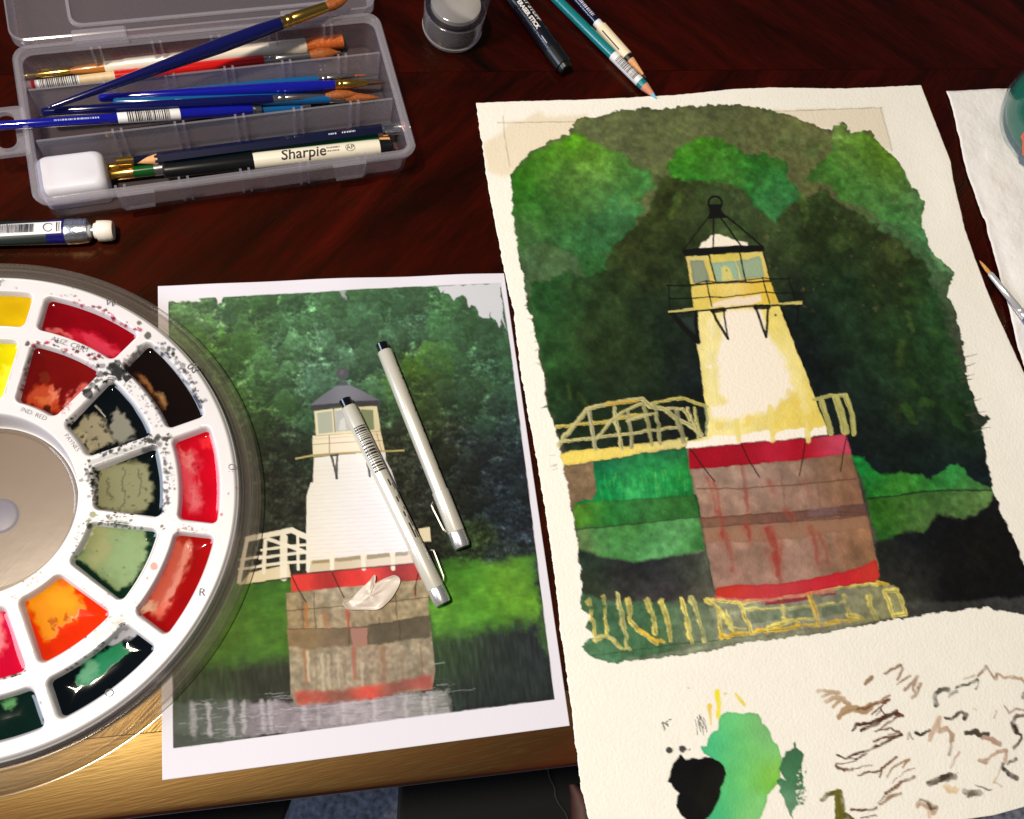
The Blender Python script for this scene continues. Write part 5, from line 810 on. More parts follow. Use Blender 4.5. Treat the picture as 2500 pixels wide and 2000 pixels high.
    def lgreen(cv):
        cv.fill(zQ2([(10, 1130), (60, 1110), (100, 1120), (80, 1160), (30, 1170)]), (92, 150, 96), .9, 4, 4, dry=.95); cv.fill(zQ2([(0, 1040), (100, 1030), (140, 1060), (60, 1090), (0, 1080)]), (40, 96, 60), .8, 6, 5)
    def yel(cv): cv.fill(zQ1([(-20, 330), (215, 335), (190, 440), (-20, 420)]), (190, 152, 8), .7, 5, 14)
    def yel2(cv): cv.fill(zQ1([(30, 760), (90, 770), (60, 960), (-10, 960)]), (238, 232, 60), .8, 6, 10, dry=.95)
    def pink(cv): cv.fill(zQ2([(-20, 600), (10, 590), (20, 800), (-20, 860)]), (232, 130, 140), .85, 5, 8, dry=.95); cv.fill(zQ2([(50, 560), (90, 640), (110, 740), (70, 760)]), (214, 50, 120), .6, 6, 8)
    S_ = [(0, 1, (122, 2, 12), 'dark crimson red paint with a paler streak', red), (0, 0, (104, 10, 8), 'rusty brick red paint with pale lumps', indred), (1, 1, (17, 8, 5), 'blackish brown paint with two tan streaks', sepia), (1, 0, (6, 11, 14), 'black paint with cream dried patches', black),
          (2, 1, (186, 4, 28), 'bright crimson paint with pink film', crim), (2, 0, (5, 13, 14), 'khaki grey paint with black liquid beside it', greyg), (3, 1, (148, 8, 8), 'scarlet paint with a pale pink streak', lred), (3, 0, (8, 36, 24), 'pale sage green paint', verd),
          (4, 1, (5, 11, 15), 'black green paint with an emerald streak', dgreen), (4, 0, (214, 44, 4), 'orange and red paint', orange), (5, 1, (6, 28, 22), 'dark green paint at the bottom of the palette', lgreen), (5, 0, (190, 6, 44), 'magenta red paint', pink),
          (11, 1, (202, 166, 5), 'deep yellow paint', yel), (11, 0, (208, 196, 4), 'lemon yellow paint', yel2)]
    for k, ring, pool, lab, fn in S_:
        paint(k, ring, pool, lab, fn, .0132 if ring else .0138)
    for k, ring, pool in ((6, 1, (40, 20, 90)), (6, 0, (60, 16, 70)), (7, 1, (10, 30, 110)), (7, 0, (20, 60, 130)), (8, 1, (16, 90, 130)), (8, 0, (90, 60, 30)), (9, 1, (120, 70, 20)), (9, 0, (150, 90, 30)), (10, 1, (190, 120, 10)), (10, 0, (210, 170, 30))):
        paint(k, ring, pool, 'paint in a well out of the picture', None)
    # clear cover lying underneath
    cov = empty('palette_cover', (PC[0], PC[1], 0), 'clear round plastic lid lying under the white palette, its ridged rim showing', 'palette lid')
    clear = sheer('clear_plastic', (204, 196, 186), .10, .13, 1.3, (.95, .93, .90))
    ceiling_sheen = sheer('ceiling_sheen_plastic', (190, 170, 152), .50, .26, 1.2, (.9, .86, .82), .06)  # milky brown-grey puts the ceiling's reflection into the colour of the clear base
    CC = (-.0893, .1494)
    def lathe(name, prof, m, n=180, cx=CC, closed=False):
        rings = [[Vector((cx[0] + r * math.cos(a), cx[1] + r * math.sin(a), z)) for a in np.linspace(0, 2 * math.pi, n, endpoint=False)] for r, z in prof]
        return loft(name, rings, m, cov, False, False, 40, closed)
    lathe('rim', [(.1336, .0014), (.1338, .0085), (.1345, .0105), (.1362, .0108), (.1368, .0095), (.1382, .0092), (.1390, .0102), (.1402, .0104), (.1410, .0090), (.1428, .0080), (.1438, .0086), (.1450, .0080), (.1458, .0060), (.1462, .0020), (.1470, .0008), (.1476, .0003), (.1460, .0002), (.1440, .0010), (.1420, .0065), (.1385, .0075), (.1355, .0088), (.1350, .0014)], clear, closed=True)
    lathe('base', [(.0005, .0022), (.020, .0022), (.0495, .0022), (.1338, .0014)], ceiling_sheen)
    lathe('boss', [(.0002, .0032), (.0080, .0032), (.0090, .0030), (.0096, .0024)], sheer('boss_blue_sheen', (130, 146, 200), .28, .4, .6), 48, (PC[0] + .006, PC[1] - .004))  # flat boss, its blue is a bluish reflection put into the colour
    lathe('step', [(.0432, .0023), (.0438, .0046), (.0446, .0050), (.0452, .0044), (.0456, .0023)], clear, 120, tuple(PC))
build_palette()
# ------------------------------------------------------------------ the plastic case and what lies in it
BX = np.array([.0424, .3926]); BA = math.radians(8.3); BH = .028; HL, HD = .1138, .0556
ca, sa = math.cos(BA), math.sin(BA)
def BL(x, y, z=0): return Vector((BX[0] + ca * x - sa * y, BX[1] + sa * x + ca * y, z))
def BI(p):
    d = np.array(p)[:2] - BX; return ca * d[0] + sa * d[1], -sa * d[0] + ca * d[1]
PP = sheer('milky_plastic', (222, 216, 228), .09, .16, 1.4, (.97, .96, .98))
PPw = sheer('milky_plastic_thick', (236, 232, 242), .19, .16, 1.6, (.96, .95, .97))
def loc(rings): return [[BL(v.x, v.y, v.z) for v in r] for r in rings]
def build_box():
    box = empty('plastic_case', (BX[0], BX[1], 0), 'long translucent plastic case lying open with brushes and pencils in three trays', 'case')
    def L(name, rings, m, **k): return loft(name, loc(rings), m, box, **k)
    i = .0045
    L('body', [rrect(HL - i, HD - i, .007, 0), rrect(HL - .0032, HD - .0032, .008, .016), rrect(HL - .0026, HD - .0026, .008, .0235), rrect(HL - .0042, HD - .0042, .007, .0235), rrect(HL - i - .0016, HD - i - .0016, .006, .0016)], PP, cap0=True, cap1=True)
    L('rim', [rrect(HL - .0046, HD - .0046, .007, .0236), rrect(HL, HD, .009, .0236), rrect(HL + .0004, HD + .0004, .009, .0262), rrect(HL - .0006, HD - .0006, .009, .0282), rrect(HL - .0032, HD - .0032, .008, .0282), rrect(HL - .0044, HD - .0044, .007, .0262)], PPw, closed=True)
    # two long dividers
    ys = []
    for a, b in (((47, 220), (955, 128)), ((65, 344), (975, 242))):
        q = [BI(U(*a, .0262)), BI(U(*b, .0262))]; y = (q[0][1] + q[1][1]) / 2; ys.append(y)
        L('divider', [[Vector((sx * (HL - .0062), y + sy * .0007, z)) for sx, sy in ((-1, -1), (1, -1), (1, 1), (-1, 1))] for z in (.0018, .0258, .0262)], PPw)
    # pairs of slim ribs
    fy, by = -(HD - .0056), HD - .0056
    for (y, s) in ((ys[0], 0), (ys[1], 0), (by, -1), (fy, 1)):
        for k in range(5):
            x0 = -.066 + k * .0362 + (0 if s else .004)
            for dx in (-.0025, .0025):
                h = .0272 if not s else .0262
                L('rib', [[Vector((x0 + dx + sx * .0007, y + (sy * .0016 if not s else sy * .0009), z)) for sx, sy in ((-1, -1), (1, -1), (1, 1), (-1, 1))] for z in (.002, h - .001, h)], PPw)
    # latches on the front, hinge tabs on the back
    for x in (-.058, .070):
        L('latch', [[Vector((x + w2, y, z)) for w2, z in ((-.0105, .0255), (.0105, .0255), (.0085, .010), (-.0085, .010))] for y in (-HD + .0012, -HD - .0014)], PPw)
    for x in (-.062, .066):
        L('hinge', [[Vector((x + sx * w2, HD + .0012 + sy * .0042, z)) for sx, sy in ((-1, -1), (1, -1), (1, 1), (-1, 1))] for z, w2 in ((.0235, .016), (.0296, .016), (.0304, .015))], PPw)
    # carrying loop at the left end
    def slot(cx, cy, hx, hy, r, z): return rrect(hx, hy, r, z, cx, cy)
    cx = -HL - .0105
    oo, ii = (.0115, .0168), (.0055, .0128)
    L('handle', [rrect(oo[0], oo[1], .004, .018, cx, .001), rrect(oo[0], oo[1], .004, .0212, cx, .001), rrect(oo[0] - .0006, oo[1] - .0006, .004, .0218, cx, .001), rrect(ii[0], ii[1], .0052, .0218, cx, .001), rrect(ii[0], ii[1], .0052, .018, cx, .001)], PPw, closed=True)
    # lid folded back
    LY = HD + .0035 + HD; lz = .0245
    lid = L('lid', [rrect(HL - .001, HD - .001, .009, lz + .0035, 0, LY), rrect(HL, HD, .009, lz + .003, 0, LY), rrect(HL, HD, .009, lz - .004, 0, LY), rrect(HL - .003, HD - .003, .008, lz - .0065, 0, LY), rrect(HL - .004, HD - .004, .008, lz - .0052, 0, LY), rrect(HL - .0016, HD - .0016, .008, lz + .002, 0, LY)], PPw, closed=True)
    loft('lid_panel', loc([rrect(HL - .0035, HD - .0035, .008, lz - .0063, 0, LY), rrect(HL - .0035, HD - .0035, .008, lz - .0052, 0, LY)]), PP, lid)
    loft('lid_ridge', loc([rrect(HL - .030, HD - .011, .008, lz - .0050, .004, LY + .002), rrect(HL - .0302, HD - .0112, .008, lz - .0036, .004, LY + .002), rrect(HL - .0320, HD - .013, .007, lz - .0036, .004, LY + .002), rrect(HL - .0322, HD - .0132, .007, lz - .0050, .004, LY + .002)]), PPw, lid, closed=True)
    return ys
DY = build_box()
# --- materials of the tools
GOLD = mat('brass', (226, 184, 92), .22, 1.0); SILV = mat('nickel', (206, 206, 204), .2, 1.0)
NAVY = mat('navy_lacquer', (10, 14, 74), .12, coat=.6); ROYAL = mat('royal_lacquer', (14, 20, 140), .12, coat=.6); TEAL = mat('teal_lacquer', (14, 84, 140), .14, coat=.6); TEAL2 = mat('green_teal_lacquer', (6, 116, 122), .2, coat=.5)
WHT = mat('white_lacquer', (226, 216, 200), .25, coat=.3); RED = mat('red_lacquer', (190, 16, 14), .18, coat=.5); BLK = mat('black_plastic', (14, 15, 18), .3); DNAVY = mat('dark_navy_lacquer', (8, 14, 44), .2, coat=.5)
GREEN = mat('green_lacquer', (10, 76, 26), .2, coat=.4); BEIGE = mat('beige_wood', (206, 180, 140), .5, noise=.1, nscale=300)
PINE = mat('cut_wood', (212, 156, 104), .7, noise=.12, nscale=500); SABLE = mat('sable_hair', (150, 78, 22), .55, noise=.45, nscale=900, bump=.6, bscale=2500); TAN = mat('tan_hair', (196, 140, 70), .6, noise=.4, nscale=900, bump=.6, bscale=2500); DARKH = mat('dark_hair', (58, 34, 20), .6, noise=.4, nscale=900)
PAPER = mat('label_paper', (222, 220, 222), .5); INK = mat('black_ink', (22, 22, 26), .6); PALEINK = mat('silver_ink', (190, 196, 214), .5); PINK = mat('pink_rubber', (214, 84, 96), .8); LEAD = mat('light_blue_core', (120, 178, 214), .6)
GRP = 'paint brushes and pencils in the plastic case'
def rod2(a, za, b, zb): return Rod(UV(*a, za), UV(*b, zb))
def thing_at(name, rod, label, cat, group=None): return empty(name, (rod.p0.x, rod.p0.y, rod.p0.z), label, cat, group)
def hairs(rod, t0, t1, r0, parent, m, belly=1.15, flat=1.0, tip=.08, name='bristles'):
    return rod.part(name, [(t0, r0 * .96), (t0 + (t1 - t0) * .3, r0 * belly), (t0 + (t1 - t0) * .62, r0 * belly * .82), (t0 + (t1 - t0) * .86, r0 * .42), (t1, r0 * tip)], m, parent, 16, flat)
def ferrule(rod, t0, t1, r0, r1, m, parent, crimps=2):
    prof = [(t0, r0 * 1.02)]; L_ = t1 - t0
    for k in range(crimps):
        c = t0 + L_ * (.10 + .14 * k); prof += [(c - L_ * .03, r0 * 1.02), (c, r0 * .9), (c + L_ * .03, r0 * 1.02)]
    return rod.part('ferrule', prof + [(t0 + L_ * .5, r0 * .9 + r1 * .1), (t1, r1)], m, parent, 20)
def bars(rod, t0, t1, n, a0, a1, r, parent, seed=1, flat=1.0, name='barcode', m=None):
    q = random.Random(seed); V = []; Fc = []; x = t0
    while x < t1:
        wd = (t1 - t0) / n * q.uniform(.2, .75)
        k = 6
        for i in range(2):
            for j in range(k): V.append(rod.at(min(x + i * wd, t1), r, a0 + (a1 - a0) * j / (k - 1), flat))
        b = len(V) - 2 * k
        for j in range(k - 1): Fc.append((b + j, b + j + 1, b + k + j + 1, b + k + j))
        x += wd + (t1 - t0) / n * q.uniform(.25, .6)
    return mesh(name, V, Fc, m or INK, parent, False)
def brush(p0, z0, p1, z1_, label, hm, fm, bm_, r, t, group=GRP, belly=1.15, tail=.45, mid=None, flat=1.0, tip=.08, fr=.8, crimps=2):
    """t = (end of handle, end of ferrule) along the length; the tail of the handle lies at p0"""
    rod = rod2(p0, z0, p1, z1_); e = thing_at('paint_brush', rod, label, 'brush', group); th, tf = t; rt = r * tail
    rod.part('handle', [(0, rt * .35), (.004, rt * .8), (.012, rt), (th * .35, (rt + r) * .5), (th * .72, r), (th * .9, r * .96), (th, r * .84)], hm, e)
    ferrule(rod, th, tf, r * .86, r * fr, fm, e, crimps)
    if bm_: hairs(rod, tf, 1, r * fr, e, bm_, belly, flat, tip)
    return rod, e
# big round brush lying across the trays
brush((119, 264), .0285, (850, -2), .037, 'large navy blue round brush with gold ferrule lying across the top of the case', NAVY, GOLD, SABLE, .0046, (.760, .920), belly=1.08, tail=.30, tip=.12, fr=.72)
# white flat brush in the back tray
rod = rod2((64, 186), .0065, (837, 100), .0085); e = thing_at('paint_brush', rod, 'white handled flat brush with square brown bristles in the back tray', 'brush', GRP)
rod.part('end_cap', [(0, .0012), (.004, .0017), (.12, .0021), (.13, .0019)], GOLD, e); rod.part('grip', [(.128, .0016), (.15, .0024), (.20, .0031), (.236, .0031)], mat('amber_wood', (176, 108, 30), .3, coat=.4), e)
rod.part('handle', [(.234, .0034), (.238, .0037), (.29, .0037), (.30, .0042), (.60, .0046), (.872, .0046), (.876, .0042)], WHT, e)
rod.part('bristles', [(.872, .0038), (.90, .0044), (.98, .0046), (1, .0044)], mat('rust_hair', (186, 88, 18), .6, noise=.4, nscale=700, bump=.8, bscale=2200), e, 16)
# red brush
rod = rod2((73, 209), .0055, (832, 127), .0055); e = thing_at('paint_brush', rod, 'red brush with a white barcode sticker and silver ferrule under the white brush', 'brush', GRP)
rod.part('end_cap', [(0, .001), (.003, .0024), (.018, .0028)], RED, e); rod.part('sticker', [(.017, .0029), (.15, .0031)], PAPER, e); bars(rod, .03, .145, 20, -1.4, 1.5, .00322, e, 3)
rod.part('sleeve', [(.15, .0030), (.26, .0033)], BEIGE, e); rod.part('handle', [(.259, .0036), (.50, .0037), (.735, .0034), (.74, .003)], RED, e); ferrule(rod, .738, .895, .0031, .0029, SILV, e); hairs(rod, .893, 1, .0030, e, SABLE, 1.5)
# middle tray
brush((100, 274), .0215, (886, 229), .0090, 'dark blue brush with rounded handle end, thin silver ferrule and round brown tip, middle tray', NAVY, SILV, SABLE, .0032, (.700, .872), tail=.85, belly=2.1, fr=.50)
brush((240, 240), .0165, (946, 200), .0120, 'royal blue brush with gold ferrule and thin dark bristles in the middle tray', ROYAL, GOLD, DARKH, .0036, (.806, .925), tail=.7, belly=.8, fr=.50)
brush((338, 232), .0125, (895, 183), .0110, 'thin teal blue liner brush with silver ferrule and fine reddish tip', TEAL, SILV, SABLE, .0026, (.778, .945), tail=.6, belly=.9, fr=.32)
rod, e = brush((276, 250), .0185, (925, 238), .0060, 'teal brush with silver lettering along its handle in the middle tray', TEAL, SILV, SABLE, .0037, (.800, .862), tail=.7, belly=1.0, fr=.8, crimps=2)
bars(rod, .22, .46, 22, .28, .52, .00350, e, 31, name='print_marks', m=PALEINK)
rod, e = brush((-25, 309), .0290, (640, 266), .0090, 'blue brush with a white barcode sticker whose handle sticks out over the case end', ROYAL, SILV, None, .0034, (.96, .995), tail=.75, belly=1.0)
rod.part('sticker', [(.444, .00312), (.446, .00330), (.676, .00352), (.678, .0032)], PAPER, e); bars(rod, .48, .64, 22, -1.0, 1.4, .00358, e, 5)
bars(rod, .22, .38, 18, .10, .42, .00318, e, 32, name='print_marks', m=PALEINK)
brush((520, 284), .0050, (760, 256), .0048, 'turquoise blue brush lowest in the middle tray beside the front divider', TEAL, SILV, None, .0034, (.9, .99), tail=.9, belly=1.0)
# front tray
rod = rod2((322, 397), .0125, (993, 310), .0125); e = thing_at('pencil', rod, 'dark navy pencil with pink eraser end in the front tray', 'pencil', GRP)
rod.part('cut_cone', [(0, .0006), (.02, .0012), (.088, .0034)], PINE, e, 12); rod.part('barrel', [(.078, .0033), (.095, .0041), (.905, .0041)], DNAVY, e, 6); rod.part('ferrule', [(.903, .0041), (.92, .0043), (.925, .0039), (.94, .0043), (.948, .0039), (.965, .0043), (.975, .004)], SILV, e); rod.part('eraser', [(.972, .0038), (.992, .0038), (1, .0026)], PINK, e)
bars(rod, .70, .73, 4, .05, .30, .00416, e, 33, name='print_marks', m=PALEINK); bars(rod, .75, .80, 6, .05, .30, .00416, e, 34, name='print_marks', m=PALEINK)
rod = rod2((398, 419), .0115, (955, 356), .0115); e = thing_at('marker_pen', rod, 'white marker pen with black cap and black lettering in the front tray', 'marker', GRP)
rod.part('cap', [(0, .0030), (.01, .0044), (.38, .0050), (.386, .0047)], BLK, e); rod.part('barrel', [(.384, .0050), (.40, .0052), (.90, .0052), (.945, .0050)], mat('ivory_plastic', (222, 214, 196), .3), e); rod.part('end_plug', [(.943, .0048), (.95, .0046), (.995, .0042), (1, .0034)], BLK, e)
rod_text(rod, 'Sharpie', .0096, .60, .25, .00532, INK, e, bold=.00012, shear=.15)
bars(rod, .705, .765, 12, -.15, .05, .00532, e, 35, name='print_marks'); bars(rod, .705, .76, 10, .28, .46, .00532, e, 36, name='print_marks'); rod_text(rod, 'AP', .0042, .81, .2, .00532, INK, e)
V = []; Fc = []
for k in range(24):
    for r_ in (.0028, .0031): V.append(rod.at(.81 + r_ * math.cos(k / 24 * 6.2832) / rod.L, .00532, .2 + r_ * .8 * math.sin(k / 24 * 6.2832) / .0053))
for k in range(24): a = 2 * k; b = (2 * k + 2) % 48; Fc.append((a, a + 1, b + 1, b))
mesh('seal_ring', V, Fc, INK, e, False)
rod = rod2((264, 428), .0070, (951, 344), .0075); e = thing_at('paint_brush', rod, 'green brush with wide gold ferrule pointing left, beside the marker pen', 'brush', GRP)
rod.part('ferrule', [(0, .0030), (.004, .0034), (.085, .0037)], GOLD, e); rod.part('handle', [(.083, .0036), (.16, .0038), (.96, .0034)], GREEN, e); rod.part('band', [(.155, .0040), (.225, .0040)], SILV, e); rod.part('wood_end', [(.955, .0030), (1, .0026)], PINE, e)
rod = rod2((260, 409), .0080, (640, 372), .0060); e = thing_at('paint_brush', rod, 'brush with narrow textured gold end, between the navy pencil and the green brush', 'brush', GRP)
rod.part('ferrule', [(0, .0018), (.004, .0022), (.07, .0023), (.075, .0026), (.10, .0023), (.11, .0027), (.14, .0024), (.17, .0026)], GOLD, e); rod.part('handle', [(.168, .0026), (.5, .0028), (1, .0022)], DNAVY, e)
rod = rod2((282, 395), .0145, (560, 368), .0060); e = thing_at('paint_brush', rod, 'brush with a plain bright gold end lying against the navy pencil tip', 'brush', GRP)
rod.part('ferrule', [(0, .0020), (.004, .0024), (.15, .0026)], GOLD, e); rod.part('handle', [(.148, .0024), (1, .002)], DNAVY, e)
# white block eraser
er = mat('white_rubber', (206, 205, 216), .5, bump=.15, bscale=200)
p = [BI(U(*q, .022)) for q in ((92, 372), (240, 352), (252, 460), (103, 478))]; cx_ = sum(q[0] for q in p) / 4; cy_ = sum(q[1] for q in p) / 4
tag(loft('eraser', loc([rrect(.0185, .0128, .004, .0020, cx_, cy_), rrect(.0192, .0135, .005, .0045, cx_, cy_), rrect(.0188, .0132, .005, .0185, cx_, cy_), rrect(.0172, .0116, .005, .0212, cx_, cy_), rrect(.015, .0094, .005, .0220, cx_, cy_)]), er, None, deg=70), 'white rounded block eraser at the left end of the front tray', 'eraser')
# ------------------------------------------------------------------ pens on the print, tools and vessels on the table
SILVERP = mat('silver_grey_barrel', (206, 203, 192), .28, .30, coat=.3); CHROME = mat('chrome', (236, 236, 238), .24, .85)
CLIPM = mat('clip_wire', (170, 168, 160), .4, .8)
def fineliner(a, b, za, zb, label, clip_side, seed):
    rod = rod2(a, za, b, zb); e = thing_at('fineliner_pen', rod, label, 'pen', 'silver fineliner pens on the print'); r = .0046
    rod.part('end_plug', [(0, r * .62), (.004, r * .80), (.044, r * .82)], mat('glossy_black', (8, 10, 16), .08, coat=.5), e)
    rod.part('barrel', [(.042, r * .92), (.046, r * 1.0), (.40, r * 1.0), (.74, r * .98)], SILVERP, e, 24)
    rod.part('cap', [(.735, r * 1.02), (.738, r * 1.1), (.925, r * 1.1), (.93, r * 1.04)], SILVERP, e, 24)
    rod.part('cap_end', [(.928, r * 1.06), (.934, r * 1.1), (.985, r * 1.08), (1, r * .96)], CHROME, e, 24)
    # wire clip
    s = clip_side; pts = []
    for t, o_ in ((.775, 1.05), (.772, 1.45), (.782, 1.75), (.80, 1.72), (.90, 1.45), (.915, 1.2), (.918, 1.0)):
        pts.append(rod.p0 + rod.d * (t * rod.L) + rod.side * (s * o_ * r) + rod.up * (.25 * r))
    for off in (-.0011, .0011):
        rings = []
        for k, p in enumerate(pts):
            q = p + rod.up * off
            rings.append([q + rod.side * (.00025 * math.cos(z)) + rod.up * (.00025 * math.sin(z)) for z in np.linspace(0, 6.2832, 7, endpoint=False)])
        loft('clip', rings, CLIPM, e)
    return rod, e, r
rod, e, r = fineliner((931, 838), (1129, 1337), .0056, .0062, 'silver fineliner pen nearer the painting, black end beside the print trees', 1, 1)
q = random.Random(3)
V = []; Fc = []
for k in range(62):
    t = q.choice([q.uniform(.11, .20), q.uniform(.26, .40), q.uniform(.42, .68)]); a = q.uniform(-1.50, -1.0); wd, ht = q.uniform(.0006, .0016), q.uniform(.0004, .0012); b = len(V)
    for i, j in ((0, 0), (1, 0), (1, 1), (0, 1)): V.append(rod.at(t + i * wd / rod.L, r * 1.012, a + j * ht / r))
    Fc.append((b, b + 1, b + 2, b + 3))
mesh('print_marks', V, Fc, INK, e, False)
rod, e, r = fineliner((841, 974), (1082, 1474), .0060, .0062, 'silver fineliner pen lying over the printed lighthouse, barcode on its barrel', -1, 2)
bars(rod, .15, .375, 15, -.95, .75, r * 1.012, e, 7)
bars(rod, .42, .70, 3, -.50, -.30, r * 1.012, e, 8, name='print_marks'); bars(rod, .44, .72, 4, -.85, -.72, r * 1.012, e, 9, name='print_marks')
# scrap of white film on the print
cp = zP2([(700, 745), (720, 765), (745, 795), (800, 792), (870, 790), (935, 800), (990, 750), (1020, 720), (1055, 660), (1082, 600), (1040, 572), (1015, 585), (960, 600), (905, 640), (915, 600), (915, 562), (890, 600), (850, 640), (800, 680), (770, 730)])
P3 = []; ctr = zP2([(880, 705)])[0]; rs = random.Random(4); n_ = len(cp); Vv = []; Ff = []
for lev, k in enumerate((1.0, .82, .58, .3)):
    for i, (x, y) in enumerate(cp):
        z = .0022 + (0.0006 if lev == 0 else .0022 * (1 - k) + rs.uniform(-.0009, .0016)) + (.0020 if lev == 0 and i in (10, 11, 14, 15, 16, 0, 1, 2) else 0)
        Vv.append(UV(ctr[0] + (x - ctr[0]) * k, ctr[1] + (y - ctr[1]) * k, z))
Vv.append(UV(*ctr, .0045))
for lev in range(3):
    for i in range(n_): Ff.append((lev * n_ + i, lev * n_ + (i + 1) % n_, (lev + 1) * n_ + (i + 1) % n_, (lev + 1) * n_ + i))
for i in range(n_): Ff.append((3 * n_ + i, 3 * n_ + (i + 1) % n_, len(Vv) - 1))
scrap = mesh('paper_scrap', Vv, Ff, mat('white_scrap', (206, 194, 184), .35, bump=.25, bscale=300), None, False)
ss = scrap.modifiers.new('smooth', 'SUBSURF'); ss.levels = 2; ss.render_levels = 2
sm = scrap.modifiers.new('thickness', 'SOLIDIFY'); sm.thickness = .0003
tag(scrap, 'small crumpled white scrap lying on the red and stone base in the print', 'scrap')
# paint tube
tube = empty('paint_tube', tuple(UV(150, 565, 0)), 'metal paint tube with white cap and barcode label left of the palette top', 'paint tube')
rod = rod2((-120, 574), .0052, (277, 563), .0070)
NT = 28
def tpart(name, prof, m, deg=40): return rod.part(name, [(t, w_) for t, w_, h_ in prof], m, tube, NT, fl=[h_ / w_ for t, w_, h_ in prof], deg=deg)
tpart('tube_tail', [(0, .0078, .0006), (.1, .0078, .0022), (.3, .0078, .0042), (.592, .0077, .0058)], mat('dark_green_print', (22, 34, 34), .35))
tpart('tube_band', [(.592, .0077, .0058), (.704, .0076, .0066)], mat('navy_print', (12, 12, 92), .3))
tpart('tube_shoulder', [(.704, .0075, .0066), (.708, .0078, .0069), (.80, .0074, .0070), (.842, .0068, .0066), (.862, .0046, .0046), (.866, .0036, .0036), (.888, .0034, .0034)], mat('tin', (196, 198, 206), .26, .95, bump=.5, bscale=350))
tpart('cap', [(.878, .0040, .0040), (.881, .0047, .0047), (.898, .0049, .0049), (.902, .0062, .0062), (.94, .0063, .0063), (.985, .0061, .0061), (1, .0054, .0054)], mat('ivory_cap', (232, 226, 214), .4))
V = []; Fc = []; m_ = 12
for i, t in enumerate(np.linspace(.05, .69, 12)):
    h_ = np.interp(t, [0, .1, .3, .592, .704], [.0006, .0022, .0042, .0058, .0066]) / .0077
    for j in range(m_): V.append(rod.at(t, .00785, -.52 + 1.05 * j / (m_ - 1), h_ * 1.02))
for i in range(11):
    for j in range(m_ - 1): Fc.append((i * m_ + j, i * m_ + j + 1, (i + 1) * m_ + j + 1, (i + 1) * m_ + j))
mesh('label', V, Fc, PAPER, tube)
bars(rod, .30, .52, 26, -.38, .34, .00792, tube, 11, flat=.76); bars(rod, .66, .68, 1, -.40, .40, .00796, tube, 3, flat=.86)
V = []; Fc = []
for k in range(28):
    for r_ in (.0024, .0029): V.append(rod.at(.61 + r_ * math.cos(k / 28 * 6.2832) / rod.L, .00794, r_ * math.sin(k / 28 * 6.2832) / .0078, .80))
for k in range(28): a = 2 * k; b = (2 * k + 2) % 56; Fc.append((a, a + 1, b + 1, b))
mesh('seal_ring', V, Fc, INK, tube, False)
bars(rod, .715, .84, 9, -1.1, -.1, .0077, tube, 14, flat=.92, name='print_marks', m=mat('grey_blue_ink', (90, 100, 130), .5))
# glass of water
gl = UV(1102, 76, 0); glass = empty('glass', tuple(gl), 'small clear glass with a thick base standing at the top edge of the picture', 'glass')
def lathe2(name, prof, m, parent, c, n=64, deg=40, **k):
    return loft(name, [[Vector((c.x + r_ * math.cos(a), c.y + r_ * math.sin(a), c.z + z)) for a in np.linspace(0, 2 * math.pi, n, endpoint=False)] for r_, z in prof], m, parent, deg=deg, **k)
lathe2('foot_glint', [(.0178, .0002), (.0196, .0006), (.0209, .0034), (.0212, .0052), (.0204, .0050), (.0190, .0022), (.0178, .0012)], sheer('glass_foot_glint', (226, 222, 224), .55, .1, 1.5), glass, gl, closed=True)  # bright ring added to draw the reflection along the bottom edge
gw = sheer('glass_wall', (150, 150, 170), .05, .04, 1.2, (.97, .97, .99))
gb = sheer('glass_base', (220, 216, 222), .24, .10, 2.0, (.8, .8, .82), .5)
lathe2('base', [(.0165, .0), (.0192, .0008), (.0205, .003), (.0211, .010), (.0214, .0222), (.0205, .0228), (.0172, .0228)], gb, glass, gl)
lathe2('wall', [(.0214, .0224), (.0219, .028), (.0236, .060), (.0238, .068), (.0232, .0685), (.0228, .066), (.0211, .030), (.0206, .0230)], gw, glass, gl, closed=True)
lathe2('caustic_floor', [(.0002, .0290), (.008, .0290), (.0158, .0287), (.0172, .0278), (.0172, .0226)], sheer('caustic_pale_floor', (236, 230, 218), .62, .12, 1.6, (.9, .9, .9), .7), glass, gl, cap0=False, cap1=False)  # floor of the glass, whitish caustic light put into its colour
lathe2('dark_ring', [(.0173, .0230), (.0174, .0246), (.0199, .0246), (.0206, .0232)], mat('dark_glass', (24, 20, 22), .1, coat=.5), glass, gl, cap0=False, cap1=False)
# eraser stick
rod = rod2((1222, -50), .0062, (1384, 172), .0062); e = thing_at('eraser_stick', rod, 'black eraser stick with white lettering at the top of the table', 'eraser stick')
rod.part('barrel', [(0, .0060), (.05, .0062), (.78, .0062), (.785, .0058)], mat('black_gloss_tube', (12, 14, 24), .25, coat=.3), e); rod.part('cap', [(.78, .0060), (.784, .0066), (.95, .0064), (.955, .0058)], BLK, e); rod.part('end_plug', [(.953, .0054), (.99, .0050), (1, .0042)], BLK, e)
rod_text(rod, 'ART STUFF', .0052, .385, -.46, .00628, PAPER, e, bold=.00022); rod_text(rod, 'ERASER STICK', .0042, .44, .36, .00628, PAPER, e, bold=.00016)
rod_text(rod, 'TM', .0013, .60, -.75, .00628, PAPER, e)
rod.patch('line_mark', .02, .50, -1.05, -1.02, .00630, mat('gold_ink', (170, 150, 90), .4), e, 3, 2); rod.patch('line_mark', .66, .74, .55, .62, .0063, PALEINK, e, 3, 2)
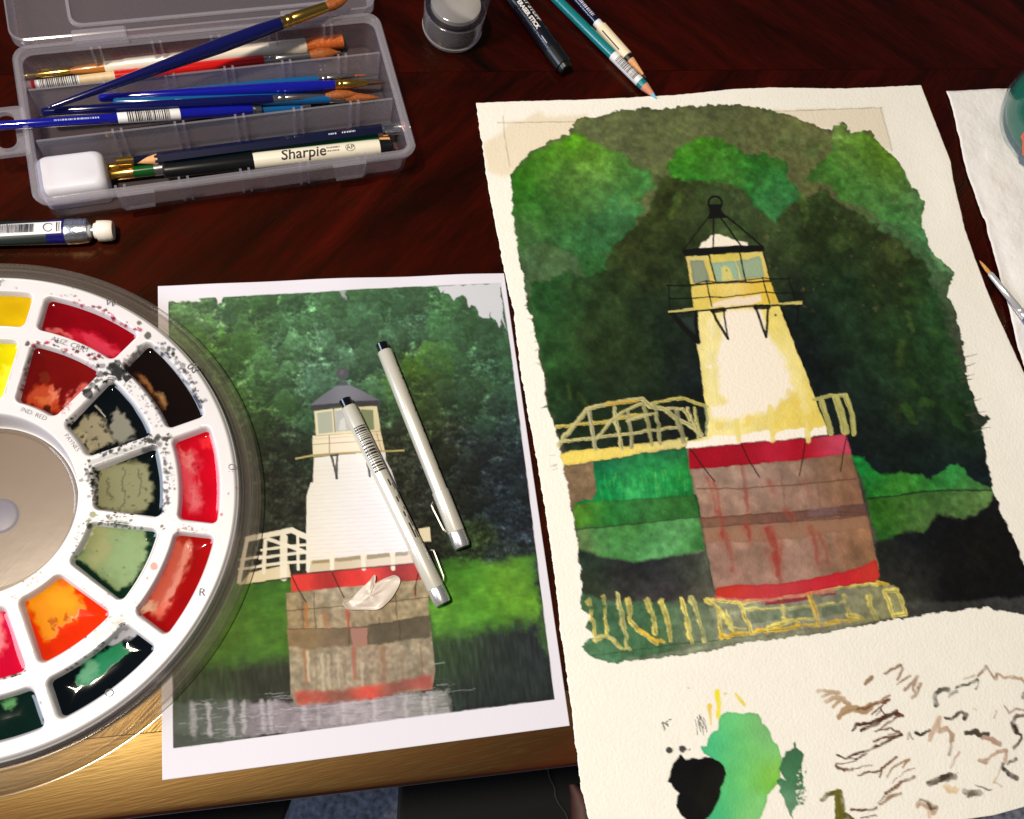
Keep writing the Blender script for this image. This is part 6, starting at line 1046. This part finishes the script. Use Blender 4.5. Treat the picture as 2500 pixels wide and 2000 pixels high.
# two pencils
rod = rod2((1300, -60), .0040, (1603, 241), .0040); e = thing_at('pencil', rod, 'teal coloured pencil with light blue point and barcode band', 'pencil'); r = .0037
rod.part('barrel', [(0, r), (.655, r)], TEAL2, e, 14); rod.part('label', [(.654, r * 1.0), (.656, r * 1.025), (.865, r * 1.025), (.868, r * .99)], PAPER, e, 18); bars(rod, .69, .84, 18, -1.2, 1.2, r * 1.05, e, 21); rod.part('collar', [(.866, r * 1.0), (.902, r * 1.0)], TEAL2, e, 14)
rod.part('cut_cone', [(.900, r * .99), (.965, r * .48)], mat('pink_cedar', (206, 136, 108), .7, noise=.1, nscale=400), e, 14); rod.part('lead', [(.962, r * .50), (1, r * .08)], LEAD, e, 12)
rod = rod2((1350, -65), .0042, (1577, 191), .0040); e = thing_at('pencil', rod, 'dark navy pencil wrapped in a white paper sleeve beside the teal pencil', 'pencil'); r = .0034
rod.part('barrel', [(0, r), (.52, r)], DNAVY, e, 12); rod.part('band', [(.475, r * 1.03), (.525, r * 1.03)], PAPER, e, 12); rod.part('sleeve', [(.52, r * 1.1), (.522, r * 1.3), (.800, r * 1.3), (.803, r * 1.1)], mat('cream_sleeve', (226, 210, 178), .5), e, 18); rod.part('ring', [(.800, r * 1.08), (.835, r * 1.06)], BLK, e, 12)
rod.part('cut_cone', [(.833, r * 1.0), (.97, r * .3)], PINE, e, 12); rod.part('lead', [(.968, r * .32), (1, r * .06)], mat('graphite', (50, 48, 50), .4), e, 10)
bars(rod, .24, .44, 14, -.30, .45, r * 1.02, e, 37, name='print_marks', m=PALEINK)
rod.patch('print_marks', .56, .74, .75, .95, r * 1.31, INK, e, 3, 2)
# paper towel
def towel():
    h, w = 150, 110
    Lp = resample(wpts([(2308, 225), (2325, 275), (2332, 310), (2350, 400), (2400, 545), (2428, 655), (2452, 740), (2475, 830), (2506, 930), (2600, 1180)]), h); a, b = U(2308, 225), U(2900, 195); c_, d_ = U(2600, 1180), U(3300, 1050)
    Lp += np.convolve(np.random.RandomState(4).randn(h + 10), np.ones(4) / 4, 'same')[5:-5, None] * .0005
    Rp = np.array([b[:2] * (1 - t) + d_[:2] * t for t in np.linspace(0, 1, h)])
    u = np.linspace(0, 1, w)[None, :, None]; Q = Lp[:, None] * (1 - u) + Rp[:, None] * u
    Z = .0008 + .0035 * (noise(h, w, 40, 2, 91) + .6) ** 2 * np.clip(u[..., 0] * 6, 0.15, 1) + .0006 * noise(h, w, 7, 2, 92) ; Z = np.clip(Z, .0005, 1)
    cv = Canvas(np.dstack([Q, Z]), (236, 233, 232), 93); cv.c = cv.mottle(cv.c, .05, 9, 94)
    m = mat('tissue', rough=.95, spec=.1, attr='col', bump=1.0, bscale=260)
    o = sheet('paper_towel', cv, m, None, .94); sm = o.modifiers.new('thickness', 'SOLIDIFY'); sm.thickness = .0003; sm.offset = -1
    return tag(o, 'white textured paper towel at the right under the green jar', 'paper towel')
towel()
# jar of green water
jc = Vector((.6585, .383, .006)); jar = empty('water_jar', tuple(jc), 'glass jar of green paint water on the paper towel, orange patch on its side', 'jar')
lathe2('green_water', [(.030, .003), (.041, .006), (.0455, .014), (.0465, .026), (.0465, .060), (.030, .061), (.001, .061)], mat('green_water_fill', (16, 112, 92), .15, coat=.3, noise=.15, nscale=40), jar, jc, 72)
lathe2('glass_wall', [(.031, .0), (.0425, .003), (.0475, .013), (.0485, .026), (.0485, .085), (.047, .092), (.0455, .092), (.0470, .085)], sheer('jar_glass', (120, 150, 160), .08, .06, 1.0, (.9, .95, .95)), jar, jc, 72, cap1=False)
def on_jar(da, z): return jc + Vector((.0491 * math.cos(da), .0491 * math.sin(da), z))
V = []; Fc = []; c0 = UV(2455, 385, .02); a0 = math.atan2(c0.y - jc.y, c0.x - jc.x)
shape = [(-.16, .026), (-.10, .032), (-.02, .030), (.06, .024), (.16, .020), (.28, .021), (.34, .017), (.22, .012), (.10, .010), (.04, .013), (-.06, .018), (-.13, .019)]
for x, z in shape: V.append(on_jar(a0 + x, z))
V.append(on_jar(a0 + .04, .021)); Fc = [(i, (i + 1) % len(shape), len(shape)) for i in range(len(shape))]
mesh('orange_patch', V, Fc, mat('salmon_paint', (214, 96, 78), .5), jar)
# small brush on the towel
rod = rod2((2391, 636), .0060, (2620, 920), .0075); e = thing_at('paint_brush', rod, 'small brush with white ferrule and blue handle on the paper towel edge', 'brush')
rod.part('bristles', [(0, .0001), (.03, .0009), (.08, .0014), (.118, .0013)], TAN, e, 14); rod.part('ferrule', [(.112, .0013), (.12, .0019), (.30, .0024), (.42, .0026), (.425, .0023), (.435, .0027), (.455, .0027), (.46, .0024), (.47, .0028), (.50, .0028)], mat('white_metal', (226, 226, 230), .15, .6), e); rod.part('handle', [(.498, .0028), (.6, .0034), (1, .0022)], mat('blue_lacquer', (40, 84, 150), .2, coat=.4), e)
